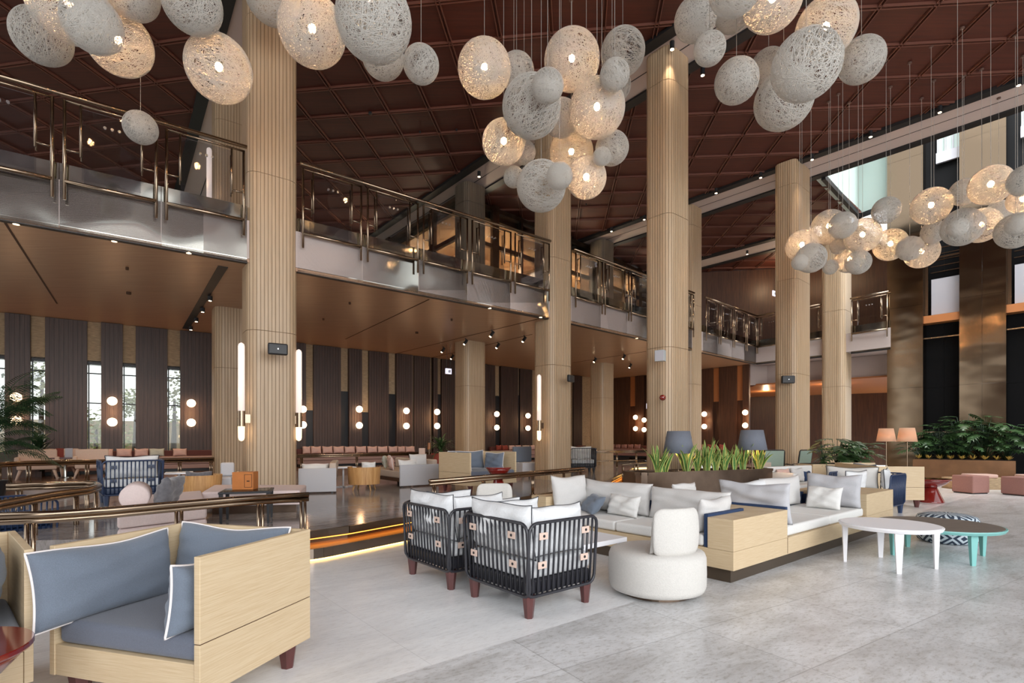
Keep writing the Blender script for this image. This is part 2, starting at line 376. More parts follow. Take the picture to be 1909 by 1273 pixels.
for i in range(2, len(edge)-1): m.wall(edge[i]+V3(.018, -.012), edge[i+1]+V3(.018, -.012), .172, .184, .018, -1)
o = m.build('light_strip', M['led_orange']); tag(o, 'warm light line below the platform edge, above the first step', 'light strip')
# dining platform along the window wall
W = [stn(0, 0, 7.75), stn(1, 0, 7.75), stn(2, 0, 7.75), stn(3, 0, 7.75), V3(5.0, 27.96)]
Wl = W[0]-(W[1]-W[0])*.6
din = [Wl, W[0], W[1], W[2], W[3], stn(3, 0, 5.1), stn(2, 1.6, 5.1), stn(2, 0, 5.2), stn(1, 1.5, 5.1), stn(1, .5, 3.65), stn(1, -7, 3.75), V3(-17, 7.0)]
poly_floor('floor', din, ZL-.02, ZD, M['floor_brown'])

# ---- columns: fluted oak, rounded corners, shadow joints
def rrect(w, d, r, step=.012):
    pts = []; 
    for cx, cy, a0 in ((w/2-r, d/2-r, 0), (-w/2+r, d/2-r, 90), (-w/2+r, -d/2+r, 180), (w/2-r, -d/2+r, 270)):
        for i in range(9): a = rad(a0+i*90/8); pts.append((cx+r*math.cos(a), cy+r*math.sin(a)))
    out = []; n = len(pts)
    tot = sum(math.dist(pts[i], pts[(i+1) % n]) for i in range(n)); k = int(tot/.062); L = tot/k
    # resample with flute profile: ridge .036 wide, groove .011 wide
    marks = []
    for j in range(k): marks += [(j*L, 0), (j*L+L*.87, 0), (j*L+L*.885, -.010), (j*L+L*.985, -.010)]
    acc = 0; i = 0; seg = math.dist(pts[0], pts[1])
    for dd, off in marks:
        while dd > acc+seg: acc += seg; i += 1; seg = math.dist(pts[i % n], pts[(i+1) % n])
        p = pts[i % n]; q = pts[(i+1) % n]; t = (dd-acc)/seg if seg else 0
        x = p[0]+(q[0]-p[0])*t; y = p[1]+(q[1]-p[1])*t; tx = (q[0]-p[0])/seg; ty = (q[1]-p[1])/seg
        out.append((x-ty*-off*-1 if False else x+ty*off, y-tx*off))
    return out
def column(c, ang, w, d, z0, z1, joints=(3.30, 6.13, 8.96), label=None, mat='column', r=.19):
    root = thing('fluted_column', label, None, (c.x, c.y, 0), rad(ang)); root['kind'] = 'structure'
    zs = [z0]+[j for j in joints if z0 < j < z1]+[z1]; m = MB(); ou = rrect(w, d, r)
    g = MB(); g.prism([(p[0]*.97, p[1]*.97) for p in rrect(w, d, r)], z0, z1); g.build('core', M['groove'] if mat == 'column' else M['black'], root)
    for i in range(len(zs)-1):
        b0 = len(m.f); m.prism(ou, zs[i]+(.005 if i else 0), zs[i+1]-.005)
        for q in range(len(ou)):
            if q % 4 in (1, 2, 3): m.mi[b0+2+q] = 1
    s = m.build('cladding', [M[mat], M['groove' if mat == 'column' else 'black']], root); return root
zt = ZC+.01
S2 = lambda i, u, v: stn(i, u, v)
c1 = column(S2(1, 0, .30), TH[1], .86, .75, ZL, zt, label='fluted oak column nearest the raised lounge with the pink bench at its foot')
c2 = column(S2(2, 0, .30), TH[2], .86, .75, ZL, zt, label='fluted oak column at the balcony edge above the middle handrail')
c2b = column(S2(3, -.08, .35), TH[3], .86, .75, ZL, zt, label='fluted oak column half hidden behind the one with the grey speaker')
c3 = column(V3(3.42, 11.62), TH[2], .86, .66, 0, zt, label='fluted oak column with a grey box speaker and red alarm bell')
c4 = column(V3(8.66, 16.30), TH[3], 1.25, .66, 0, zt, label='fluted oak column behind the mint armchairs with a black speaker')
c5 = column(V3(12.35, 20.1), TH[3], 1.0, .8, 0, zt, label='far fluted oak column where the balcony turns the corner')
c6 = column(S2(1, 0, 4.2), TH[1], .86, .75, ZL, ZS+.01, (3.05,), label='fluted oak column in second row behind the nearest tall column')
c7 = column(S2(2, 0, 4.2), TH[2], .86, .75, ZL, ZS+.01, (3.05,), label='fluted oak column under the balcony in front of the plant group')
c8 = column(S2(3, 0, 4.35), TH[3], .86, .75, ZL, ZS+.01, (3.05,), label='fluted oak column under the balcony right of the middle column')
c9 = column(S2(1, 0, 4.2), TH[1], .86, .75, ZS+.05, zt, label='upper part of the column behind the nearest tall one, on the balcony')
M['column_dark'] = oak('dark_fluted_oak', srgb(118, 106, 92), srgb(92, 82, 72), 'z', .35, .7)
c10 = column(S2(2, 0, 4.2), TH[2], .86, .75, ZT-.02, zt-.1, label='dark grey fluted column on the balcony left of the middle lamps', mat='column_dark')
c11 = column(S2(3, 0, 4.35), TH[3], .86, .75, ZT-.02, zt-.1, label='dark grey fluted column on the balcony right of the middle column', mat='column_dark')

# ---- balcony: slab, soffit, polished steel fascia
K = P[4]
RD = D(-47.5)                                            # direction of the return toward the hall
R1 = V3(13.25, 18.5)
PL = P[0]-(P[1]-P[0])*.5
front_line = [PL, P[0], P[1], P[2], P[3], K]
back_line = [Wl+V3(-2, 0), W[0], W[1], W[2], W[3], V3(5.2, 28.3)]
m = MB()
for i in range(5):
    a_, b_, c_, d_ = front_line[i], front_line[i+1], back_line[i+1], back_line[i]
    m.prism([a_, b_, c_, d_], ZS, ZS+.06)
struct(m.build('ceiling', M['soffit']))
m = MB()
for i in range(5):
    a_, b_, c_, d_ = front_line[i], front_line[i+1], back_line[i+1], back_line[i]
    m.prism([a_, b_, c_, d_], ZS+.07, ZT-.25)
m.prism([K, R1, R1+V3(3.6, 3.2), K+V3(3.6, 3.2), K+V3(-5, 6)], ZS+.07, ZT-.25)
struct(m.build('floor', M['strip']))
COLW = .43
fseg = []                                                # fascia / railing runs between columns
fseg.append((P[0]+(P[1]-P[0]).normalized()*COLW, P[1]-(P[1]-P[0]).normalized()*COLW, 5))
fseg.append((P[1]+(P[2]-P[1]).normalized()*COLW, P[2]-(P[2]-P[1]).normalized()*COLW, 5))
fseg.append((P[2]+(P[3]-P[2]).normalized()*COLW, P[3]-(P[3]-P[2]).normalized()*COLW, 5))
fseg.append((P[3]+(K-P[3]).normalized()*.35, K, 4))
fseg.append((K, V3(12.0, 20.15), 2))
fseg.append((V3(12.5, 19.5), R1, 1))
mf = MB(); mt = MB()
for ri, (a_, b_, n) in enumerate(fseg):
    for k in range(n):
        p = a_+(b_-a_)*(k/n); q = a_+(b_-a_)*((k+1)/n); e = (q-p).normalized()*.004
        mf.wall(p+e, q-e, ZS+.02, ZT, .06, 1, 1 if ri > 2 else 0)
    mt.wall(a_, b_, ZS-.012, ZS+.03, .10, 1)
struct(mf.build('fascia', [M['steel'], M['steel_dark']])); struct(mt.build('trim_1', M['black']))

def railing(a, b, n, label):
    L = (b-a).length; ang = math.atan2(b.y-a.y, b.x-a.x)
    root = thing('balcony_railing', label, 'railing', (a.x, a.y, 0), ang, 'glass and brass railings along the balcony')
    h = MB(); y = -.10
    h.tube([(.02, y, 6.50), (L-.02, y, 6.50)], .032, 10); h.build('handrail', M['bronze'], root, smooth=True)
    pit = L/n
    for k in range(n):
        x0 = k*pit+.07; x1 = (k+1)*pit-.07; q = MB()
        q.tube([(x0, y, 6.41), (x1, y, 6.41)], .018, 8); q.build('upper_rail', M['bronze'], root, smooth=True)
        q = MB(); q.tube([(x0, y, 5.20), (x1, y, 5.20)], .032, 8)
        q.build('lower_rail', M['bronze'], root, smooth=True)
        for xx, xi in ((x0, x0+.19), (x1, x1-.19)):
            p = MB(); p.tube([(xx, y, 6.42), (xx, y, 4.93)], .022, 8); p.tube([(xi, y, 6.40), (xi, y, 5.62)], .017, 8)
            p.tube([(xx, y, 5.68), (xi, y, 5.68)], .015, 6); p.tube([(xi, y+.10, 6.32), (xi, y+.10, 5.60)], .013, 6)
            p.tube([(xi, y, 6.30), (xi, y+.10, 6.30)], .01, 6); p.tube([(xx, y, 5.25), (xx, 0.0, 5.25)], .012, 6)
            p.build('post', M['bronze'], root, smooth=True)
        g = MB(); g.bb(x0+.20, y+.005, 5.28, x1-.20, y+.017, 6.36); go = g.build('glass_panel', M['glass_rail'], root)
        f = MB(); xm = (x0+x1)/2
        for dx in (-.09, 0, .09): f = MB(); f.T = Matrix.Translation((xm+dx, y-.002, 6.16)) @ Matrix.Rotation(PI/2, 4, 'X'); f.cyl(0, 0, -.012, .012, .021, 12); f.build('glass_fitting', M['disc'], go, smooth=False)
    return root
rl = ['polished brass and glass railing left of the nearest tall column', 'polished brass and glass railing between the two nearest balcony columns',
      'polished brass and glass railing right of the middle column', 'railing run that ends at the far balcony corner',
      'short railing on the return between corner and far column', 'short railing between far column and bronze wall']
for (a_, b_, n), l_ in zip(fseg, rl): railing(a_, b_, n, l_)

# ---- window wall under the balcony: walls, openings, dark panels
def wall_hit(px):
    """point on the window wall seen in column px"""
    k = (px-CX)/F
    pts = [Wl]+W
    for i in range(len(pts)-1):
        a_, b_ = pts[i], pts[i+1]; fa = a_.x-k*a_.y; fb = b_.x-k*b_.y
        if fa*fb <= 0: t = fa/(fa-fb); return a_+(b_-a_)*t, (b_-a_).normalized()
    return None, None
gaps_win = [(-9, 11), (58, 85), (163, 189), (229, 253), (312, 335)]
panels = [(-60, -9), (11, 58), (85, 163), (189, 229), (253, 312), (335, 398), (404, 440), (540, 568), (583, 634), (648, 672), (686, 723), (736, 766), (770, 800), (804, 812), (821, 847), (850, 904),
          (904, 921), (930, 962), (967, 990), (1000, 1040), (1067, 1083)]
def nin(d, s=1): return Vector((d.y, -d.x, 0))*s        # toward the hall
for i, (x0, x1) in enumerate(panels):
    p, d = wall_hit(x0); q, d2 = wall_hit(x1)
    if p is None or q is None: continue
    n_ = nin(d2); dep = .16 if i % 2 else .10
    m = MB(); m.T = Matrix.Identity(4); L = (q-p).length
    k = max(2, int(L/.09))
    for j in range(k):
        a_ = p+(q-p)*(j/k)+n_*dep; b_ = p+(q-p)*((j+.86)/k)+n_*dep; m.wall(a_, b_, ZD, ZS-.01, dep-.02, 1)
    m.wall(p+n_*(dep-.014), q+n_*(dep-.014), ZD, ZS-.01, dep-.02, 1)
    struct(m.build('wall_panel', M['panel_dark']))
# wall behind the panels: travertine above, glazing left, solid right
pw0, _ = wall_hit(345)
iL = [Wl, W[0], pw0]
m = MB()
for i in range(2): m.wall(iL[i], iL[i+1], 3.42, ZS, .25, 1)
rest = [pw0, W[1], W[2], W[3], W[4]]
for i in range(4): m.wall(rest[i], rest[i+1], ZD, ZS, .25, 1)
struct(m.build('wall_back', M['travertine']))
m = MB()
for i in range(2):
    m.wall(iL[i], iL[i+1], 3.36, 3.46, .3, 1); m.wall(iL[i], iL[i+1], 3.10, 3.13, .06, 1); m.wall(iL[i], iL[i+1], 2.30, 2.33, .06, 1); m.wall(iL[i], iL[i+1], ZD, .62, .2, 1)
for px in (59, 164, 230, 313):
    p, d = wall_hit(px); m.wall(p, p+d*.03, .6, 3.4, .06, 1)
struct(m.build('window_frame', M['black']))
m = MB()
for i in range(2): m.wall(iL[i]+D(90)*.03, iL[i+1]+D(90)*.03, .6, 3.38, .01, 1)
struct(m.build('window_1', M['glass']))
# dark lower recesses between the right hand panels
for x0, x1, zt_ in ((568, 583, 2.3), (634, 648, 3.0), (672, 686, 2.3), (723, 736, 3.0), (812, 821, 3.1), (921, 930, 3.2), (962, 967, 3.3)):
    p, d = wall_hit(x0); q, _ = wall_hit(x1); m = MB(); m.wall(p+nin(d)*.03, q+nin(d)*.03, ZD, zt_, .02, 1); struct(m.build('wall_recess', M['black']))
# end wall of the lounge, running toward the hall
EA, EB = V3(5.0, 27.96), V3(9.9, 22.55)
m = MB(); m.wall(EA, EB, ZL, ZS, .2, 1); struct(m.build('wall_end', M['panel_brown']))
def end_hit(px, a=EA, b=EB):
    k = (px-CX)/F; fa = a.x-k*a.y; fb = b.x-k*b.y; t = fa/(fa-fb); return a+(b-a)*t, (b-a).normalized()
for i, (x0, x1) in enumerate(((1146, 1176), (1187, 1203), (1213, 1250), (1262, 1290), (1300, 1331), (1343, 1375), (1387, 1399))):
    p, d = end_hit(x0); q, _ = end_hit(x1); m = MB(); m.wall(p+nin(d)*.02, q+nin(d)*.02, ZL, ZS-.01, .12, -1); struct(m.build('wall_panel', M['panel_brown']))
for i, (x0, x1) in enumerate(((1176, 1187), (1331, 1343), (1375, 1387))):
    p, d = end_hit(x0); q, _ = end_hit(x1); m = MB(); m.wall(p+nin(d)*.01, q+nin(d)*.01, 3.0, ZS-.01, .02, -1); struct(m.build('wall_recess', M['copper']))
# corridor beyond the corner: walnut wall, bulkhead, copper ceiling
m = MB(); m.wall(V3(9.6, 22.9), V3(11.8, 30.5), 0, ZS, .2, 1); m.wall(V3(11.8, 30.5), V3(22, 25.5), 0, ZS, .2, 1); struct(m.build('wall_far', M['panel_brown']))
m = MB(); m.wall(V3(9.5, 23.2), K+V3(.9, .9), 3.72, ZS+.06, .2, 1); m.wall(K+V3(.9, .9), R1+V3(1.3, 1.2), 3.72, ZS+.06, .2, 1); struct(m.build('trim_2', M['strip']))
m = MB(); m.prism([K+V3(.4, .9), R1+V3(1.3, 1.2), V3(22, 25.5), V3(11.8, 30.5)], 3.70, 3.76); struct(m.build('ceiling', M['copper']))

# ---- upper level: amber-lit glazed room behind the dark columns, dark wood beyond
UP = [stn(2, .1, 12), stn(2, .1, 4.9), stn(3, 0, 5.0), stn(3, 5.5, 5.6)]
m = MB()
for a_, b_ in ((stn(2, 2.2, 12), stn(2, 2.4, 8.2)), (stn(2, 2.4, 8.2), stn(3, 0, 8.2)), (stn(3, 0, 8.2), stn(3, 5, 8.6))): m.wall(a_, b_, ZT-.25, ZC, .1, 1)
struct(m.build('wall_upper', M['amber_wall']))
m = MB(); m.prism([UP[0], UP[1], UP[2], UP[3], stn(3, 5, 8.7), stn(3, 0, 8.3), stn(2, 2.3, 8.3), stn(2, 2.2, 12)], 9.1, 9.2); struct(m.build('ceiling', M['amber_wall']))
m = MB()
for i, n_b in ((0, 4), (1, 5), (2, 4)):
    a_, b_ = UP[i], UP[i+1]
    for z in (ZT-.2, 8.15, ZC-.22): m.wall(a_, b_, z, z+.14, .12, -1)
    for k in range(n_b+1):
        d = (b_-a_).normalized(); p = a_+(b_-a_)*(k/n_b)-d*.06; m.wall(p, p+d*(.30 if k % 2 == 1 else .10), ZT-.2, ZC, .14, -1)
struct(m.build('window_frame', M['bronze_dark']))
m = MB()
for i in range(3): m.wall(UP[i], UP[i+1], ZT-.2, ZC, .01, -1)
struct(m.build('window_2', M['glass']))
m = MB(); m.wall(stn(0, -6, 13), stn(1, 0, 13), ZT-.25, ZC, .1, 1); m.wall(stn(1, 0, 13), stn(2, 0, 12.5), ZT-.25, ZC, .1, 1)
struct(m.build('wall_upper', M['panel_dark']))
m = MB(); m.wall(stn(3, 5.4, 5.7), K+V3(3.6, 3.4), ZT-.25, ZC, .2, 1); m.wall(K+V3(3.6, 3.4), R1+V3(3.4, 3.2), ZT-.25, ZC, .2, 1)
struct(m.build('wall_upper', M['panel_brown']))

# ---- high ceiling: mahogany diamonds between pale strips with black channels
def strip_line(i): 
    if i == 4: return P[3]+D(TH[3])*5.75, TH[3]
    if i == 5: return P[3]+D(TH[3])*13, TH[3]
    return P[i], TH[i]
strips = []
for i in range(6): strips.append(strip_line(i))
def sl(i, off, v):
    p, a_ = strips[i]; return p+D(a_)*off+D(a_+90)*v
VB, VF = 13.5, -16.5
HW = [.62, .62, .62, .70, .66, .6]
m = MB()
m.prism([sl(4, -HW[4]+.12, -1.6), sl(4, HW[4]-.12, -1.6), sl(4, HW[4]-.12, VB), sl(4, -HW[4]+.12, VB)], ZC, ZC+.1)
for i in range(4):
    m.prism([sl(i, -HW[i]+.12, VF), sl(i, HW[i]-.12, VF), sl(i, HW[i]-.12, VB), sl(i, -HW[i]+.12, VB)], ZC, ZC+.1)
struct(m.build('ceiling', M['strip']))
m = MB()
for i in range(4):
    for sgn in (-1, 1):
        e = [sl(i, sgn*HW[i]-.13, VF), sl(i, sgn*HW[i]+.13, VF), sl(i, sgn*HW[i]+.13, VB), sl(i, sgn*HW[i]-.13, VB)]
        m.prism(e, ZC-.05, ZC+.35)
    if i == 3:
        for sgn in (-1, 1): m.prism([sl(4, sgn*HW[4]-.13, -1.6), sl(4, sgn*HW[4]+.13, -1.6), sl(4, sgn*HW[4]+.13, VB), sl(4, sgn*HW[4]-.13, VB)], ZC-.05, ZC+.35)
    m.prism([sl(i, -.012, VF), sl(i, .012, VF), sl(i, .012, VB), sl(i, -.012, VB)], ZC-.004, ZC)
struct(m.build('trim_3', M['channel']))
def clip(poly, p, d):
    """clip segment of the line p+t*d to convex polygon"""
    t0, t1 = -1e9, 1e9; n = len(poly)
    ar = sum(poly[i].x*poly[(i+1) % n].y-poly[(i+1) % n].x*poly[i].y for i in range(n)); sg = 1 if ar > 0 else -1
    for i in range(n):
        a_ = poly[i]; e = poly[(i+1) % n]-a_; nn = Vector((-e.y, e.x, 0))*sg
        num = nn.dot(p-a_); den = nn.dot(d)
        if abs(den) < 1e-9:
            if num < 0: return None
            continue
        t = -num/den
        if den > 0: t0 = max(t0, t)
        else: t1 = min(t1, t)
    return (t0, t1) if t1-t0 > .05 else None
OPEN_V = -3.78                                          # rooflight opening starts here in the last bay
def ceil_bay(i, va, vb):
    ang = (strips[i][1]+strips[i+1][1])/2+45; poly = [sl(i, HW[i]+.1, va), sl(i+1, -HW[i+1]-.1, va), sl(i+1, -HW[i+1]-.1, vb), sl(i, HW[i]+.1, vb)]
    m = MB(); m.prism(poly, ZC+.03, ZC+.1); struct(m.build('ceiling', M['ceiling_red']))
    m = MB(); org = strips[i][0]
    for da in (0, 90):
        d = D(ang+da); nn = D(ang+da+90)
        for k in range(-40, 41):
            r = clip(poly, org+nn*(k*1.06+.3), d)
            if r:
                a_ = org+nn*(k*1.06+.3)+d*r[0]; b_ = org+nn*(k*1.06+.3)+d*r[1]
                for off in (-.035, .035): m.wall(a_+nn*(off-.009), b_+nn*(off-.009), ZC-.02, ZC+.04, .018, 1)
                
    struct(m.build('trim_4', M['batten']))
ceil_bay(0, VF, VB); ceil_bay(1, VF, VB); ceil_bay(2, VF, VB); ceil_bay(3, OPEN_V+.0, VB); ceil_bay(4, -3.4, VB)
# rooflight shaft: pale plaster walls, glass roof, black lining at its edge
A0 = sl(3, HW[3]+.12, OPEN_V); A1 = V3(12.95, 19.75)
m = MB(); m.wall(A0, A1, ZC, 14.2, .2, 1); struct(m.build('wall_shaft', M['shaft']))
WR0 = V3(12.85, 19.35); WD = D(-48.5)                    # bronze wall plane
WQ = lambda s: V3(13.2, 18.6)+WD*s
m = MB(); m.wall(A1, WQ(0)+V3(.25, .22), ZC, 14.2, .2, 1); struct(m.build('wall_shaft', M['shaft']))
m = MB(); m.wall(A0-WD*.02, A1-WD*.02, ZC-.12, ZC+.04, .12, -1); m.wall(A1, WQ(0)+V3(.2, .18), ZC-.12, ZC+.04, .1, -1); struct(m.build('trim_5', M['channel']))
# ---- bronze mirror wall on the right
def pil(s0, s1, name='wall_right', mat='bronze_wall', dep=.0, t=.5, z0=0, z1=14.2):
    m = MB(); a_ = WQ(s0)+D(41.5)*dep; b_ = WQ(s1)+D(41.5)*dep
    cuts = [z0]+[z for z in (3.1, 5.9, 8.4, 11.0) if z0 < z < z1]+[z1]
    mid = (a_+b_)/2
    segs = [(a_, mid), (mid, b_)] if s1-s0 > 1.05 else [(a_, b_)]
    for i in range(len(cuts)-1):
        for p, q in segs: m.wall(p+(q-p).normalized()*.003, q-(q-p).normalized()*.003, cuts[i]+.003, cuts[i+1]-.003, t, 1)
    return struct(m.build(name, M[mat]))
pil(0, 1.02); pil(1.96, 3.08); pil(3.95, 5.1); pil(6.0, 7.2)
m = MB(); m.wall(WQ(7.9), WQ(24), 0, 14.2, .3, 1); struct(m.build('wall_right', M['panel_brown']))  # unseen plain continuation, added to keep open sky out of the bronze
for s0, s1 in ((1.02, 1.96), (3.08, 3.95), (5.1, 6.0)):
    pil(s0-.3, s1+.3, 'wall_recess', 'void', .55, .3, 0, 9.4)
    m = MB(); q = D(41.5)
    m.wall(WQ(s0+.16)+q*.35, WQ(s1)+q*.35, 5.55, 6.75, .05, 1); struct(m.build('wall_panel', M['opal_panel']))
    m = MB(); m.wall(WQ(s0)+q*.10, WQ(s1)+q*.10, 5.25, 5.50, .4, 1); struct(m.build('trim_6', M['copper']))
    m = MB(); m.wall(WQ(s0)+q*.12, WQ(s1)+q*.12, 4.72, 4.76, .05, 1); m.wall(WQ(s0)+q*.2, WQ(s0+.1)+q*.2, 5.3, 9.3, .1, 1)
    m.wall(WQ(s0)+q*.12, WQ(s1)+q*.12, 1.55, 1.60, .05, 1); m.wall(WQ(s0)+q*.2, WQ(s1)+q*.2, 7.4, 7.46, .05, 1)
    for j in range(5): m.wall(WQ(s0+.15)+q*.3, WQ(s1)+q*.3, 6.95+j*.2, 6.98+j*.2, .04, 1)
    struct(m.build('trim_7', M['bronze']))
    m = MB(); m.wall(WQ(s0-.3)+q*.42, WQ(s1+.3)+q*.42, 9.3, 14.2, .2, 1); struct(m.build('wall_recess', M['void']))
    m = MB(); m.wall(WQ(s0+.3)+q*.25, WQ(s1)+q*.25, 10.6, 10.95, .1, 1)
    for j in range(4): m.wall(WQ(s0+.32+j*.2)+q*.3, WQ(s0+.35+j*.2)+q*.3, 10.95, 12.4, .1, 1)
    struct(m.build('window_frame', M['opal_panel']))
    m = MB(); m.wall(WQ(s0+.3)+q*.4, WQ(s1)+q*.36, 10.95, 12.6, .05, 1); struct(m.build('window_3', M['shaft']))
# roof over the shaft: glass with bars
m = MB()
for j in range(7): m.box(tuple((A0+(A1-A0)*.5+WD*(j*1.7-1))+Vector((0, 0, 14.3))), (7.0, .08, .12), rad(41.5))
struct(m.build('trim_8', M['bronze']))
# ---- glass front behind the camera (mullions only read in reflections)
m = MB()
for k in range(9): x = -14+k*3.6; m.bb(x, -8.0, 0, x+.16, -7.75, ZC)
for z in (2.6, 5.4, 8.2): m.bb(-14, -7.96, z, 18, -7.8, z+.1)
struct(m.build('window_frame', M['bronze_dark']))
m = MB(); m.bb(-22, -8.1, 0, -3.2, -7.9, ZC); struct(m.build('wall_light_blocker', M['panel_brown']))  # unseen dark wall added to dim the bronze reflections and left lounge
# ---- garden outside the windows
m = MB(); m.prism([V3(-40, 9), V3(-15, 10.8), V3(-3, 24), V3(-6, 60), V3(-60, 60)], -.1, .2); struct(m.build('ground', M['grass']))

# ================================================================ LIGHT FITTINGS
# ---- string-ball pendants (one web mesh in three variants, unit radius)
def web(seed, N=195, S=40, t=.0062):
    rnd = random.Random(seed); m = MB()
    for _ in range(N):
        ax = Vector((rnd.gauss(0, 1), rnd.gauss(0, 1), rnd.gauss(0, 1)*.55)).normalized()
        off = rnd.uniform(-.62, .62); rr = math.sqrt(1-off*off); e1 = ax.orthogonal().normalized(); e2 = ax.cross(e1)
        b = len(m.v); rad_ = 1+rnd.uniform(-.006, .006)
        for j in range(S):
            a_ = 2*PI*j/S; d = e1*math.cos(a_)*rr+e2*math.sin(a_)*rr+ax*off; d = d*rad_
            side = ax*t; m.v += [tuple(d+side), tuple(d-side), tuple(d*(1-t*1.2))]
        for j in range(S):
            k = (j+1) % S
            for q in range(3):
                r = (q+1) % 3; m.f.append((b+j*3+q, b+k*3+q, b+k*3+r, b+j*3+r)); m.mi.append(0)
    return m
webs = [web(s) for s in (1, 2, 3)]
web_me = []
for w_ in webs:
    me = bpy.data.meshes.new('string_shade'); me.from_pydata(w_.v, [], w_.f); me.materials.append(M['string']); me.polygons.foreach_set('use_smooth', [True]*len(me.polygons)); web_me.append(me)
bm_ = MB(); bm_.sphere((0, 0, 0), 1, 14, 8); tmp = bm_.build('bulb', M['bulb'], smooth=True); bulb_me = tmp.data; bpy.data.objects.remove(tmp)
bm_ = MB(); bm_.tube([(0, 0, 0), (0, 0, 1)], 1, 6); tmp = bm_.build('cord', M['cord'], smooth=True); cord_me = tmp.data; bpy.data.objects.remove(tmp)
bm_ = MB(); bm_.cyl(0, 0, -.03, 0, .04, 14); tmp = bm_.build('ceiling_rose', M['rose']); rose_me = tmp.data; bpy.data.objects.remove(tmp)
def mesh_obj(name, me, parent, loc, sc_):
    o = bpy.data.objects.new(name, me); COL.objects.link(o); o.parent = parent; o.location = loc; o.scale = sc_; return o
pend_n = 0
def pendant(px, py, w, Z, lit, label, group):
    global pend_n
    r = w/2*Z/F*.985; z = CH+(HY-py)*Z/F; X = (px-CX)/F*Z
    top = ZC if z+r < ZC else z+r+1
    t = thing('string_pendant_lamp', label, 'pendant lamp', (X, Z, z), 0, group)
    s = mesh_obj('string_shade', web_me[pend_n % 3], t, (0, 0, 0), (r, r, r)); s.rotation_euler = (pend_n*.7, pend_n*.3, pend_n*1.9)
    mesh_obj('cord', cord_me, t, (0, 0, r*.98), (.0035, .0035, top-z-r*.98))
    mesh_obj('ceiling_rose', rose_me, t, (0, 0, top-z), (1, 1, 1))
    if lit: mesh_obj('bulb', bulb_me, t, (0, 0, r*.06), (.052, .052, .06))
    pend_n += 1
GL, GM, GR, GF = 'string ball lamps hanging top left', 'string ball lamps in the middle cluster', 'string ball lamps hanging top right', 'string ball lamps in the far right cluster'
